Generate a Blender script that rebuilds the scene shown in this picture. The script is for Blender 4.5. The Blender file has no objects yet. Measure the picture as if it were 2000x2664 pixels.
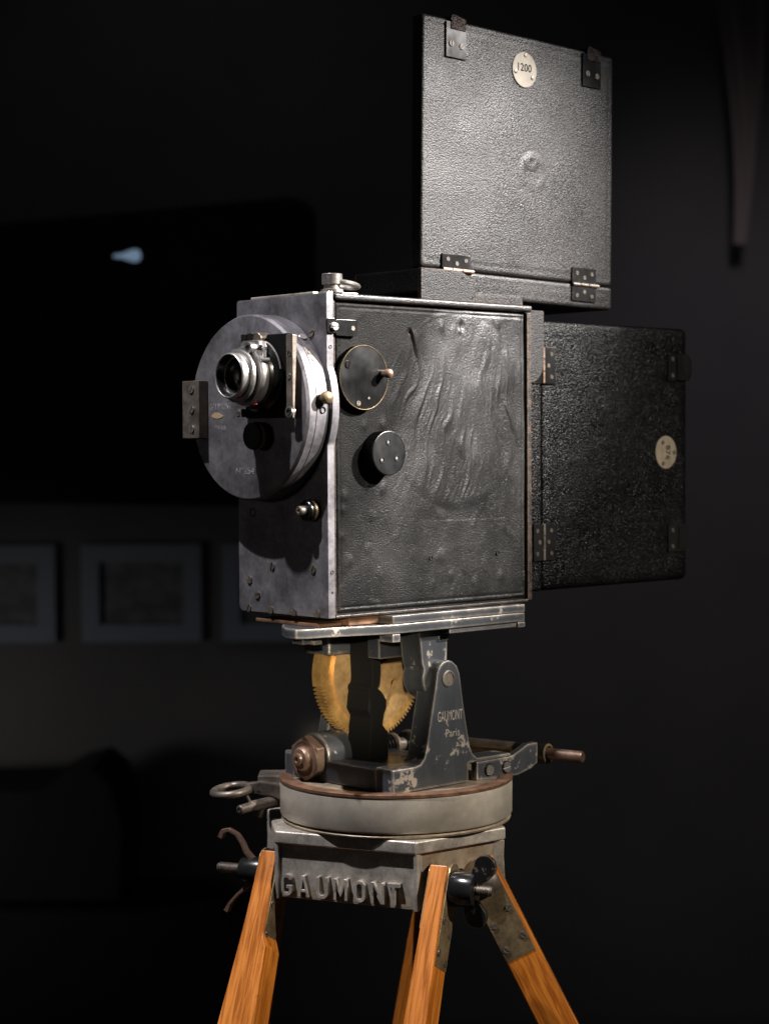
import bpy, bmesh, math, random
from mathutils import Vector, Matrix, noise
random.seed(7)
S = bpy.context.scene
COL = S.collection
V = Vector
X, Y, Z = V((1, 0, 0)), V((0, 1, 0)), V((0, 0, 1))

# ------------------------------------------------------------------ camera, world, lights
YAW, PITCH, ROLL = 0.82571, 0.035047, -0.0061611
EYE = V((-1.13012, -1.30179, 0.15869))
fw = V((math.cos(PITCH) * math.cos(YAW), math.cos(PITCH) * math.sin(YAW), -math.sin(PITCH)))
rt = V((math.sin(YAW), -math.cos(YAW), 0))
up = rt.cross(fw)
r2 = rt * math.cos(ROLL) + up * math.sin(ROLL)
u2 = up * math.cos(ROLL) - rt * math.sin(ROLL)
cd = bpy.data.cameras.new("camera")
cam = bpy.data.objects.new("camera", cd)
COL.objects.link(cam)
cam.matrix_world = Matrix(((r2.x, u2.x, -fw.x, EYE.x), (r2.y, u2.y, -fw.y, EYE.y), (r2.z, u2.z, -fw.z, EYE.z), (0, 0, 0, 1)))
cd.sensor_width = cd.sensor_height = 36
cd.sensor_fit = 'AUTO'
cd.lens = 65.853
cd.clip_end = 50
cd.clip_start = 0.05
cd.dof.use_dof = True
cd.dof.focus_distance = 1.77
cd.dof.aperture_fstop = 5.0
S.camera = cam

W = bpy.data.worlds.new("World")
S.world = W
W.use_nodes = True
bg = W.node_tree.nodes["Background"]
bg.inputs[0].default_value = (0.9, 0.93, 1.0, 1)
bg.inputs[1].default_value = 0.022


def spot(name, pos, aim, watts, col, cone, blend, rad):
    ld = bpy.data.lights.new(name, 'SPOT')
    ld.energy, ld.color, ld.spot_size, ld.spot_blend, ld.shadow_soft_size = watts, col, math.radians(cone), blend, rad
    o = bpy.data.objects.new(name, ld)
    COL.objects.link(o)
    o.location = pos
    o.rotation_euler = (V(aim) - V(pos)).to_track_quat('-Z', 'Y').to_euler()
    return o


spot("gallery_and_fill_spot", (-1.32, 0.17, 2.95), (-0.13, 0.07, -0.02), 800, (0.98, 0.95, 1.0), 14.6, 0.35, 0.03)
spot("gallery_and_fill_spot", (0.95, -2.25, 1.50), (0.14, 0.0, -0.08), 400, (1.0, 0.91, 0.79), 26, 0.9, 0.04)
spot("gallery_and_fill_spot", (1.35, -1.40, 1.30), (0.095, 0.0, 0.26), 1200, (1.0, 0.95, 0.92), 18.0, 1.0, 0.05)  # added spot, brings out the sheen on the side leather
spot("gallery_and_fill_spot", (-1.40, -1.60, 0.34), (0.125, 0.10, -0.085), 560, (1.0, 0.86, 0.66), 3.7, 0.7, 0.03)  # added narrow spot that only brightens the gear
spot("gallery_and_fill_spot", (-2.30, 0.10, 0.35), (0.0, 0.07, 0.13), 9, (1.0, 0.86, 0.76), 9.5, 0.6, 0.05)  # added weak fill, lifts the shadows on the front plate
spot("wall_fill", (1.75, 0.55, 1.55), (2.78, 1.62, -0.20), 34, (1.0, 0.90, 0.94), 66, 1.0, 0.2)  # unseen fill added to brighten the wall at right
spot("wall_fill", (-0.086, 2.632, -0.50), (1.45, 2.80, -0.72), 18, (1.0, 0.93, 0.86), 66, 1.0, 0.2)  # unseen fill added for the low left of the wall
spot("wall_fill", tuple(EYE + V((math.cos(YAW), math.sin(YAW), 0)) * 3.7 + V((math.sin(YAW), -math.cos(YAW), 0)) * -0.35 + V((0, 0, 1.75))), tuple(EYE + V((math.cos(YAW), math.sin(YAW), 0)) * 4.8 + V((math.sin(YAW), -math.cos(YAW), 0)) * -0.35 + V((0, 0, 0.45))), 3, (0.95, 0.93, 1.0), 95, 1.0, 0.2)  # unseen fill added for the upper left of the wall
S.view_settings.view_transform = 'Standard'
S.view_settings.look = 'None'
S.view_settings.exposure = 0
S.view_settings.gamma = 1
S.cycles.use_denoising = True
S.cycles.max_bounces = 6

# ------------------------------------------------------------------ materials


def _n(nt, t, **kw):
    n = nt.nodes.new(t)
    for k, v in kw.items():
        setattr(n, k, v)
    return n


class M:
    def __init__(s, name, col, rough=0.5, metal=0.0, spec=0.5):
        s.m = bpy.data.materials.new(name)
        s.m.use_nodes = True
        s.nt = s.m.node_tree
        s.b = s.nt.nodes["Principled BSDF"]
        s.b.inputs["Base Color"].default_value = (*col, 1)
        s.b.inputs["Roughness"].default_value = rough
        s.b.inputs["Metallic"].default_value = metal
        s.b.inputs["Specular IOR Level"].default_value = spec
        s.col = col
        s.bump_in = None
        s.tc = _n(s.nt, "ShaderNodeTexCoord")

    def lk(s, a, b):
        s.nt.links.new(a, b)

    def vec(s, scale=(1, 1, 1), rot=(0, 0, 0)):
        mp = _n(s.nt, "ShaderNodeMapping")
        mp.inputs["Scale"].default_value = scale
        mp.inputs["Rotation"].default_value = rot
        s.lk(s.tc.outputs["Object"], mp.inputs[0])
        return mp.outputs[0]

    def noise(s, scale, detail=4, rough=0.55, vec=None, dist=0):
        n = _n(s.nt, "ShaderNodeTexNoise")
        n.inputs["Scale"].default_value = scale
        n.inputs["Detail"].default_value = detail
        n.inputs["Roughness"].default_value = rough
        n.inputs["Distortion"].default_value = dist
        s.lk(vec if vec is not None else s.tc.outputs["Object"], n.inputs["Vector"])
        return n.outputs[0]

    def voro(s, scale, feature='F1', vec=None, rnd=1.0):
        n = _n(s.nt, "ShaderNodeTexVoronoi", feature=feature)
        n.inputs["Scale"].default_value = scale
        n.inputs["Randomness"].default_value = rnd
        s.lk(vec if vec is not None else s.tc.outputs["Object"], n.inputs["Vector"])
        return n.outputs[0]

    def ramp(s, src, lo, hi, a=0.0, b=1.0, smooth=False):
        n = _n(s.nt, "ShaderNodeMapRange")
        if smooth:
            n.interpolation_type = 'SMOOTHSTEP'
        n.inputs[1].default_value, n.inputs[2].default_value = lo, hi
        n.inputs[3].default_value, n.inputs[4].default_value = a, b
        s.lk(src, n.inputs[0])
        return n.outputs[0]

    def math(s, op, a, b):
        n = _n(s.nt, "ShaderNodeMath", operation=op)
        for i, v in enumerate((a, b)):
            if isinstance(v, (int, float)):
                n.inputs[i].default_value = v
            else:
                s.lk(v, n.inputs[i])
        return n.outputs[0]

    def mix(s, fac, a, b):
        n = _n(s.nt, "ShaderNodeMix", data_type='RGBA')
        s.lk(fac, n.inputs[0])
        for i, v in ((6, a), (7, b)):
            if isinstance(v, tuple):
                n.inputs[i].default_value = (*v, 1)
            else:
                s.lk(v, n.inputs[i])
        return n.outputs[2]

    def bump(s, h, dist, strength=1.0):
        n = _n(s.nt, "ShaderNodeBump")
        n.inputs["Strength"].default_value = strength
        n.inputs["Distance"].default_value = dist
        s.lk(h, n.inputs["Height"])
        if s.bump_in is not None:
            s.lk(s.bump_in, n.inputs["Normal"])
        s.bump_in = n.outputs[0]
        s.lk(n.outputs[0], s.b.inputs["Normal"])
        return s

    def edge(s, radius):
        bv = _n(s.nt, "ShaderNodeBevel", samples=4)
        bv.inputs[0].default_value = radius
        ge = _n(s.nt, "ShaderNodeNewGeometry")
        d = _n(s.nt, "ShaderNodeVectorMath", operation='DOT_PRODUCT')
        s.lk(bv.outputs[0], d.inputs[0])
        s.lk(ge.outputs["Normal"], d.inputs[1])
        return s.ramp(d.outputs["Value"], 1.0, 0.75, 0, 1)

    def base(s, c):
        s.lk(c, s.b.inputs["Base Color"])

    def rough(s, c):
        s.lk(c, s.b.inputs["Roughness"])

    def metal(s, c):
        s.lk(c, s.b.inputs["Metallic"])


def metal_mat(name, col, rough, metal=0.9, mottle=0.3, scale=25, streak=None, dark=None):
    m = M(name, col, rough, metal)
    n1 = m.noise(scale, 6, 0.65)
    n2 = m.noise(scale * 7, 4, 0.6)
    f = m.math('ADD', m.math('MULTIPLY', n1, 0.7), m.math('MULTIPLY', n2, 0.3))
    d = dark or tuple(c * 0.45 for c in col)
    m.base(m.mix(m.ramp(f, 0.5 - 0.22 / max(mottle, .01) * 0.5, 0.5 + 0.16, 0, 1), d, col))
    m.rough(m.ramp(n1, 0.3, 0.7, max(rough - 0.1, 0.05), min(rough + 0.14, 1)))
    m.bump(n2, 0.00025, 0.5)
    if streak:
        m.bump(m.noise(60, 3, 0.5, m.vec(streak)), 0.0002, 0.35)
    return m.m


def enamel(name, chip=0.62, edge_r=0.003, edge_amt=1.0, under=(0.34, 0.31, 0.27), col=(0.012, 0.013, 0.016), rough=0.32, grit=1.0):
    m = M(name, col, rough, 0.0)
    n1 = m.noise(90, 7, 0.7)
    n2 = m.noise(22, 3, 0.6)
    e = m.edge(edge_r)
    a = m.math('ADD', m.math('MULTIPLY', n1, 0.6), m.math('MULTIPLY', n2, 0.4))
    a = m.math('ADD', a, m.math('MULTIPLY', e, 0.36 * edge_amt))
    f = m.ramp(a, chip, chip + 0.025)
    sc = m.ramp(m.noise(70, 5, 0.7, m.vec((1, 1, 0.25), (0.3, 0.4, 0))), 0.45, 0.75, 0, 0.35)
    body = m.mix(sc, col, tuple(c * 2.2 + 0.008 for c in col))
    m.base(m.mix(f, body, under))
    m.metal(m.math('MULTIPLY', f, 0.75))
    m.rough(m.ramp(n2, 0.3, 0.7, rough - 0.06, rough + 0.16))
    m.bump(f, 0.0002, -0.6)
    m.bump(m.noise(260, 3, 0.6), 0.00012, 0.6 * grit)
    return m.m


def leather(name, cell, depth, col, rough, fine=0.0, wear=0.0, spec=0.5, pits=1.0, worn=False, gmix=0.8):
    m = M(name, col, rough, 0.0, spec)
    wv = m.vec()
    v1 = m.voro(1.0 / cell, 'SMOOTH_F1', wv)
    big = m.noise(14, 4, 0.6)
    gr = m.noise(1.0 / cell * 1.3, 3, 0.6)
    h = m.math('SUBTRACT', m.math('MULTIPLY', gr, gmix), m.math('MULTIPLY', v1, 1.0))
    c = m.mix(m.ramp(big, 0.35, 0.7), tuple(x * 0.7 for x in col), tuple(x * 1.35 for x in col))
    c = m.mix(m.ramp(v1, 0.25, 0.6, 0, pits), c, tuple(x * 0.25 for x in col))
    sp_ = m.math('MULTIPLY', m.ramp(v1, 0.2, 0.62, spec * (1 + 0.5 * pits), spec * (1 - 0.75 * pits)), m.ramp(m.noise(1.0 / cell * 0.55, 2, 0.6), 0.35, 0.65, 1 - 0.45 * pits, 1 + 0.35 * pits))
    m.lk(sp_, m.b.inputs["Specular IOR Level"])
    if wear:
        e = m.edge(0.004)
        f = m.ramp(m.math('ADD', m.noise(120, 5, 0.7), m.math('MULTIPLY', e, 0.3)), 0.72 - wear * 0.1, 0.8)
        c = m.mix(f, c, (0.10, 0.062, 0.04))
    m.base(c)
    rg = m.ramp(big, 0.3, 0.7, rough - 0.06, rough + 0.08)
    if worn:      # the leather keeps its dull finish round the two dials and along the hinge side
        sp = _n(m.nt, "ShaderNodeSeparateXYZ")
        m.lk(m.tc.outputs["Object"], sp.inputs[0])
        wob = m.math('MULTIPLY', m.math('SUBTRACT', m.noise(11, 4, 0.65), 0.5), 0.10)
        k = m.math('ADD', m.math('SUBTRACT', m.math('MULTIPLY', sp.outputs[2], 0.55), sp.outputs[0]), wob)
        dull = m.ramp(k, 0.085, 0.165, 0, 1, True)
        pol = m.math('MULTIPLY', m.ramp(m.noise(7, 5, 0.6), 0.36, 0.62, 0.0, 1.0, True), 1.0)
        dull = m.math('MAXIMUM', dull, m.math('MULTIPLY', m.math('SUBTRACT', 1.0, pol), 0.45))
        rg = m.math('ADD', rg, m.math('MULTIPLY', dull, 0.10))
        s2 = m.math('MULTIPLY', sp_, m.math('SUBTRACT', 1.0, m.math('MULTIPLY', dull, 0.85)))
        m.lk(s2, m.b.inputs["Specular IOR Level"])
    m.rough(rg)
    m.bump(h, depth, 1.0)
    if fine:
        m.bump(m.noise(900, 2, 0.5), fine, 0.6)
    return m.m


LEATHER_TOP = leather("pebbled_leather", 0.0013, 0.00034, (0.012, 0.011, 0.0104), 0.43, 0.00012, 0.6, 0.30, 0.6, False, 0.30)
LEATHER_REAR = leather("pebbled_leather_dull", 0.0014, 0.0008, (0.004, 0.004, 0.0042), 0.29, 0.0002, 0.3, 0.20, 0.75, False, 0.35)
LEATHER_DOOR = leather("door_leather", 0.0013, 0.00028, (0.006, 0.0058, 0.0056), 0.36, 0.00025, 0.5, 0.5, 0.25, True)
LEATHER_BODY = leather("smooth_leather", 0.0015, 0.00022, (0.006, 0.006, 0.006), 0.40, 0.00015, 0.7, 0.5, 0.25)
LEATHER_RUBBED = leather("rubbed_leather", 0.0015, 0.0003, (0.006, 0.006, 0.006), 0.5, 0.0001, 2.6, 0.3, 0.25)
LEATHER_FLAP = leather("fine_leather", 0.0012, 0.0006, (0.009, 0.009, 0.0095), 0.46, 0.00012, 0.5, 0.3, 0.3)
ALU = metal_mat("dull_aluminium", (0.195, 0.187, 0.20), 0.50, 0.6, 0.9, 34, streak=(3, 3, 0.6), dark=(0.085, 0.08, 0.086))
ALU_BRIGHT = metal_mat("bright_aluminium", (0.55, 0.55, 0.57), 0.30, 0.85, 0.3, 30, streak=(1, 1, 30))
ALU_CAST = metal_mat("cast_aluminium", (0.54, 0.49, 0.42), 0.40, 0.5, 0.4, 45, dark=(0.12, 0.105, 0.09))
BRONZE = metal_mat("bronze_grey", (0.38, 0.31, 0.22), 0.45, 0.4, 0.6, 24, dark=(0.13, 0.10, 0.07))
STEEL_RING = metal_mat("turned_steel", (0.60, 0.54, 0.45), 0.38, 0.55, 0.5, 16, streak=(2, 2, 60), dark=(0.40, 0.355, 0.29))
CHROME = metal_mat("worn_chrome", (0.42, 0.405, 0.39), 0.36, 0.9, 0.2, 60)
STEEL = metal_mat("steel", (0.42, 0.39, 0.36), 0.36, 0.85, 0.4, 50)
STEEL_WARM = metal_mat("brown_steel", (0.20, 0.17, 0.14), 0.45, 0.7, 0.5, 70, dark=(0.07, 0.058, 0.048))
NUT = metal_mat("brown_bronze", (0.25, 0.165, 0.115), 0.42, 0.65, 0.4, 60, dark=(0.12, 0.07, 0.05))
BRASS = metal_mat("brass", (0.46, 0.285, 0.095), 0.42, 0.6, 0.7, 45, dark=(0.22, 0.125, 0.04))
BRASS_PALE = metal_mat("pale_brass", (0.62, 0.41, 0.19), 0.36, 0.7, 0.7, 40, streak=(6, 6, 6), dark=(0.33, 0.20, 0.085))
BRASS_OLD = metal_mat("aged_brass", (0.33, 0.245, 0.13), 0.42, 0.7, 0.6, 35, streak=(30, 30, 3), dark=(0.10, 0.075, 0.05))
COPPER = metal_mat("copper_rim", (0.27, 0.15, 0.09), 0.42, 0.6, 0.6, 60, dark=(0.11, 0.06, 0.04))
ENAMEL = enamel("chipped_enamel", 0.635)
ENAMEL_WORN = enamel("worn_enamel", 0.572, 0.0045, 1.25, under=(0.50, 0.45, 0.39), col=(0.030, 0.033, 0.038))
BLACK_JAPAN = enamel("black_lacquer", 0.69, 0.0015, 0.5, col=(0.008, 0.008, 0.008), under=(0.20, 0.15, 0.11), rough=0.16, grit=0.1)
BLACK_WORN = enamel("rubbed_lacquer", 0.55, 0.0015, 0.7, col=(0.008, 0.008, 0.008), under=(0.30, 0.22, 0.15), rough=0.2, grit=0.2)
BLACK_KNOB = enamel("black_knob", 0.70, 0.001, 0.3, rough=0.24, col=(0.003, 0.003, 0.003), grit=0.5)
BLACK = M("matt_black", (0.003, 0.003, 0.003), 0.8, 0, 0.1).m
HOLE = M("hole_black", (0.003, 0.003, 0.003), 0.8).m
ENGRAVE = M("engraved_light", (0.42, 0.40, 0.38), 0.5, 0.3).m
wt = M("worn_lettering", (0.36, 0.33, 0.28), 0.5, 0.4)
wt.base(wt.mix(wt.ramp(wt.noise(200, 5, 0.7), 0.33, 0.45), (0.05, 0.052, 0.055), (0.36, 0.33, 0.28)))
WORN_TEXT = wt.m
dt_ = M("stamped_lettering", (0.36, 0.34, 0.34), 0.5, 0.5)
dt_.base(dt_.mix(dt_.ramp(dt_.noise(260, 4, 0.7), 0.38, 0.6), (0.16, 0.155, 0.17), (0.40, 0.38, 0.37)))
DISC_TEXT = dt_.m
PATCH = M("rubbed_metal", (0.46, 0.34, 0.2), 0.5, 0.5).m
INK = M("ink", (0.004, 0.004, 0.004), 0.8, 0, 0.1).m
RED = M("red_dot", (0.5, 0.02, 0.015), 0.4).m
gl = M("coated_glass", (0.015, 0.024, 0.075), 0.08, 0.0, 1.0)
GLASS = gl.m
iv = M("ivory_plate", (0.72, 0.64, 0.50), 0.5)
iv.base(iv.mix(iv.ramp(iv.noise(120, 5, 0.6), 0.4, 0.75), (0.24, 0.205, 0.15), (0.15, 0.12, 0.08)))
IVORY = iv.m


def wood_mat(name, col, dark):
    m = M(name, col, 0.36, 0.0, 0.5)
    at = _n(m.nt, "ShaderNodeAttribute", attribute_name="grain")

    def gv(sc):
        mp = _n(m.nt, "ShaderNodeMapping")
        mp.inputs["Scale"].default_value = sc
        m.lk(at.outputs["Vector"], mp.inputs[0])
        return mp.outputs[0]
    g1 = m.noise(190, 4, 0.55, gv((1, 1, 0.07)), 0.9)
    g2 = m.noise(700, 3, 0.6, gv((1, 1, 0.03)))
    big = m.noise(14, 4, 0.6, gv((1, 1, 0.35)))
    f = m.math('ADD', m.math('MULTIPLY', g1, 0.6), m.math('MULTIPLY', g2, 0.4))
    c = m.mix(m.ramp(f, 0.42, 0.565), dark, col)
    c = m.mix(m.ramp(big, 0.4, 0.75, 0, 0.5), c, tuple(x * 0.6 for x in dark))
    sp = m.ramp(m.noise(38, 7, 0.78), 0.62, 0.72, 0, 0.85)
    c = m.mix(sp, c, tuple(x * 0.25 for x in dark))
    m.base(c)
    m.rough(m.ramp(g1, 0.3, 0.7, 0.27, 0.45))
    m.bump(f, 0.0006, 0.5)
    return m.m


WOOD = wood_mat("varnished_oak", (0.47, 0.158, 0.020), (0.25, 0.070, 0.008))

wl = M("charcoal_wall", (0.05, 0.05, 0.053), 0.8)
wl.base(wl.mix(wl.ramp(wl.noise(1.2, 4, 0.6), 0.35, 0.7), (0.04, 0.04, 0.044), (0.062, 0.06, 0.06)))
WALL = wl.m
FLOOR = M("dark_floor", (0.02, 0.02, 0.021), 0.7).m
SCREEN = M("black_screen", (0.004, 0.004, 0.005), 0.6, 0, 0.2).m
FRAME = M("pale_mount", (0.088, 0.112, 0.145), 0.7).m
PICTURE = M("dark_print", (0.05, 0.048, 0.05), 0.7)
PICTURE.base(PICTURE.mix(PICTURE.ramp(PICTURE.noise(16, 5, 0.65), 0.42, 0.66), (0.030, 0.032, 0.038), (0.085, 0.088, 0.095)))
PICTURE = PICTURE.m
DRAPE = M("grey_cloth", (0.13, 0.108, 0.106), 0.9).m
DARK_SHAPE = M("near_black", (0.008, 0.008, 0.009), 0.8, 0, 0.2).m
gm = M("reflection_glow", (0.1, 0.12, 0.15), 0.5)  # emission paints a lamp's reflection in the black panel
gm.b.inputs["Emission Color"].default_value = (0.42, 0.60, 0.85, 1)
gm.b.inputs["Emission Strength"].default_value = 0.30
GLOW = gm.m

# ------------------------------------------------------------------ mesh helpers


def prism(bm, pts, o, u, v, n, d0, d1):
    o, u, v, n = V(o), V(u), V(v), V(n)
    a = [bm.verts.new(o + u * p[0] + v * p[1] + n * d0) for p in pts]
    b = [bm.verts.new(o + u * p[0] + v * p[1] + n * d1) for p in pts]
    k = len(pts)
    bm.faces.new(a[::-1])
    bm.faces.new(b)
    for i in range(k):
        bm.faces.new((a[i], a[(i + 1) % k], b[(i + 1) % k], b[i]))


def box(bm, lo, hi):
    prism(bm, [(lo[0], lo[1]), (hi[0], lo[1]), (hi[0], hi[1]), (lo[0], hi[1])], (0, 0, 0), X, Y, Z, lo[2], hi[2])


def basis(axis):
    a = V(axis).normalized()
    t = Z if abs(a.z) < 0.9 else X
    u = t.cross(a).normalized()
    return u, a.cross(u), a


def lathe(bm, prof, o, axis, seg=48, a0=0.0, a1=2 * math.pi):
    """prof: list of (radius, height along axis); ends at r=0 close it"""
    u, v, a = basis(axis)
    o = V(o)
    full = abs(a1 - a0 - 2 * math.pi) < 1e-6
    rings = []
    for r, h in prof:
        if r < 1e-7:
            rings.append([bm.verts.new(o + a * h)])
        else:
            n = seg if full else seg + 1
            rings.append([bm.verts.new(o + a * h + (u * math.cos(a0 + (a1 - a0) * i / seg) + v * math.sin(a0 + (a1 - a0) * i / seg)) * r) for i in range(n)])
    for A, B in zip(rings, rings[1:]):
        for i in range(seg):
            j = (i + 1) % seg if full else i + 1
            if len(A) == 1 and len(B) == 1:
                continue
            if len(A) == 1:
                bm.faces.new((A[0], B[i], B[j]))
            elif len(B) == 1:
                bm.faces.new((A[i], B[0], A[j]))
            else:
                bm.faces.new((A[i], B[i], B[j], A[j]))


def cyl(bm, p0, p1, r, seg=24, ch=0.0):
    p0, p1 = V(p0), V(p1)
    L = (p1 - p0).length
    c = min(ch, r * 0.5)
    if c:
        lathe(bm, [(0, 0), (r - c, 0), (r, c), (r, L - c), (r - c, L), (0, L)], p0, p1 - p0, seg)
    else:
        lathe(bm, [(0, 0), (r, 0), (r, L), (0, L)], p0, p1 - p0, seg)


def tube(bm, path, r, seg=12, closed=False, flat=1.0):
    path = [V(p) for p in path]
    rings = []
    n = len(path)
    prev = None
    for i, p in enumerate(path):
        a = path[(i + 1) % n] if closed or i < n - 1 else p
        b = path[i - 1] if closed or i > 0 else p
        t = (a - b).normalized()
        u = prev - t * prev.dot(t) if prev is not None else basis(t)[0]
        u.normalize()
        prev = u
        w = t.cross(u)
        rr = r[i] if isinstance(r, (list, tuple)) else r
        rings.append([bm.verts.new(p + (u * math.cos(2 * math.pi * k / seg) + w * math.sin(2 * math.pi * k / seg) * flat) * rr) for k in range(seg)])
    m = n if closed else n - 1
    for i in range(m):
        A, B = rings[i], rings[(i + 1) % n]
        for k in range(seg):
            bm.faces.new((A[k], A[(k + 1) % seg], B[(k + 1) % seg], B[k]))
    if not closed:
        bm.faces.new(rings[0][::-1])
        bm.faces.new(rings[-1])


def rrect(x0, y0, x1, y1, r, n=4):
    out = []
    for cx, cy, a in ((x1 - r, y1 - r, 0), (x0 + r, y1 - r, 90), (x0 + r, y0 + r, 180), (x1 - r, y0 + r, 270)):
        for i in range(n + 1):
            t = math.radians(a + 90 * i / n)
            out.append((cx + r * math.cos(t), cy + r * math.sin(t)))
    return out


def arc(cx, cy, r, a0, a1, n):
    return [(cx + r * math.cos(math.radians(a0 + (a1 - a0) * i / n)), cy + r * math.sin(math.radians(a0 + (a1 - a0) * i / n))) for i in range(n + 1)]


BASE = {}


def plate_holes(name, outer, holes, o, u, v, n, d0, d1, mat, parent):
    """flat plate with cut-outs, lying in the frame (o, u, v), thickness along n"""
    cu = bpy.data.curves.new(name, 'CURVE')
    cu.dimensions, cu.fill_mode, cu.extrude = '2D', 'BOTH', 0.5
    for pts in [outer] + holes:
        sp = cu.splines.new('POLY')
        sp.points.add(len(pts) - 1)
        for p, q in zip(sp.points, pts):
            p.co = (q[0], q[1], 0, 1)
        sp.use_cyclic_u = True
    t = bpy.data.objects.new(name, cu)
    COL.objects.link(t)
    me = bpy.data.meshes.new_from_object(t.evaluated_get(bpy.context.evaluated_depsgraph_get()))
    bpy.data.objects.remove(t)
    bpy.data.curves.remove(cu)
    b = BASE[parent.name]
    for w in me.vertices:
        w.co = V(o) - b + V(u) * w.co.x + V(v) * w.co.y + V(n) * (d0 + (w.co.z + 0.5) * (d1 - d0))
    bm = bmesh.new()
    bm.from_mesh(me)
    finish(bm)
    bm.to_mesh(me)
    bm.free()
    me.materials.clear()
    me.materials.append(mat)
    ob = bpy.data.objects.new(name, me)
    COL.objects.link(ob)
    ob.parent = parent
    BASE[ob.name] = b
    return ob


def thing(name, label, cat, base=(0, 0, 0), group=None):
    o = bpy.data.objects.new(name, None)
    COL.objects.link(o)
    o.location = base
    o.empty_display_size = 0.02
    o['label'], o['category'] = label, cat
    if group:
        o['group'] = group
    BASE[o.name] = V(base)
    return o


def finish(bm, bevel=0.0, seg=2, ang=34, bang=40):
    bmesh.ops.remove_doubles(bm, verts=bm.verts, dist=1e-6)
    bmesh.ops.recalc_face_normals(bm, faces=bm.faces)
    if bevel:
        es = [e for e in bm.edges if len(e.link_faces) == 2 and e.calc_face_angle(0) > math.radians(bang)]
        bmesh.ops.bevel(bm, geom=es, offset=bevel, segments=seg, profile=0.5, affect='EDGES', clamp_overlap=True)
    for f in bm.faces:
        f.smooth = True
    for e in bm.edges:
        if len(e.link_faces) == 2 and e.calc_face_angle(0) > math.radians(ang):
            e.smooth = False


def obj(name, bm, mat, parent=None, bevel=0.0, seg=2, label=None, ang=34, bang=40):
    finish(bm, bevel, seg, ang, bang)
    me = bpy.data.meshes.new(name)
    bm.to_mesh(me)
    bm.free()
    me.materials.append(mat)
    o = bpy.data.objects.new(name, me)
    COL.objects.link(o)
    if bevel:
        wn = o.modifiers.new("weighted_normals", 'WEIGHTED_NORMAL')
        wn.keep_sharp = True
        wn.weight = 90
    if parent is not None:
        b = BASE[parent.name]
        me.transform(Matrix.Translation(-b))
        BASE[o.name] = b
        o.parent = parent
    if label:
        o['label'] = label
    return o


def new():
    return bmesh.new()


# shared screw meshes (axis +Z, unit radius, slotted)
def _screw_mesh(name, mat, dome):
    bm = new()
    w = 0.17
    for s in (-1, 1):
        pts = []
        a = math.degrees(math.asin(w))
        for i in range(9):
            t = math.radians(a + (180 - 2 * a) * i / 8)
            pts.append((math.cos(t), math.sin(t) * s))
        prism(bm, pts if s > 0 else pts[::-1], (0, 0, 0), X, Y, Z, -0.3, 0.30)
    prism(bm, [(math.cos(i * math.pi / 8), math.sin(i * math.pi / 8)) for i in range(16)], (0, 0, 0), X, Y, Z, -0.3, 0.02)
    if dome:
        for v in bm.verts:
            if v.co.z > 0.2:
                v.co.x *= 0.86
                v.co.y *= 0.86
                v.co.z += 0.25
    finish(bm)
    me = bpy.data.meshes.new(name)
    bm.to_mesh(me)
    bm.free()
    me.materials.append(mat)
    return me


SCREWS = {k: _screw_mesh("screw", m, d) for k, m, d in (("steel", STEEL, False), ("dark", STEEL_WARM, False), ("bright", CHROME, True), ("black", BLACK_JAPAN, False), ("alu", ALU, False), ("dull", M("dull_screw", (0.075, 0.06, 0.045), 0.5, 0.3).m, False))}


def screw(parent, pos, nrm, r, kind="steel", ang=40, name="screw"):
    o = bpy.data.objects.new(name, SCREWS[kind])
    COL.objects.link(o)
    o.parent = parent
    b = BASE[parent.name]
    q = V(nrm).to_track_quat('Z', 'Y').to_matrix().to_4x4()
    o.matrix_local = Matrix.Translation(V(pos) - b) @ q @ Matrix.Rotation(math.radians(ang), 4, 'Z') @ Matrix.Scale(r, 4)
    BASE[o.name] = b
    return o


def hole(parent, pos, nrm, r, name="hole", mat=None, depth=0.0006):
    bm = new()
    n = V(nrm).normalized()
    lathe(bm, [(r * 1.25, -0.001), (r * 1.2, depth), (r, depth), (r * 0.9, -depth * 0.5), (0, -depth * 0.5)], pos, n, 16)
    return obj(name, bm, mat or HOLE, parent)


def text(parent, body, pos, right, upv, nrm, height, mat, depth=0.0003, name="lettering", width=None, bevel=0.0, offset=0.0, base=None):
    cu = bpy.data.curves.new(name, 'FONT')
    cu.body = body
    cu.size = 1.0
    cu.extrude = 0.5
    cu.resolution_u = 3
    cu.offset = offset
    t = bpy.data.objects.new(name, cu)
    COL.objects.link(t)
    dg = bpy.context.evaluated_depsgraph_get()
    me = bpy.data.meshes.new_from_object(t.evaluated_get(dg))
    bpy.data.objects.remove(t)
    bpy.data.curves.remove(cu)
    xs = [v.co.x for v in me.vertices]
    ys = [v.co.y for v in me.vertices]
    cx, cy = (min(xs) + max(xs)) / 2, (min(ys) + max(ys)) / 2
    sy = height / (max(ys) - min(ys))
    sx = width / (max(xs) - min(xs)) if width else sy
    R, U, N, P = V(right), V(upv), V(nrm), V(pos)
    b = BASE[parent.name]
    for v in me.vertices:
        v.co = P - b + R * ((v.co.x - cx) * sx) + U * ((v.co.y - cy) * sy) + N * ((v.co.z + 0.5) * depth)
    me.materials.clear()
    me.materials.append(mat)
    o = bpy.data.objects.new(name, me)
    COL.objects.link(o)
    o.parent = parent
    BASE[o.name] = b
    return o


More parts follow.
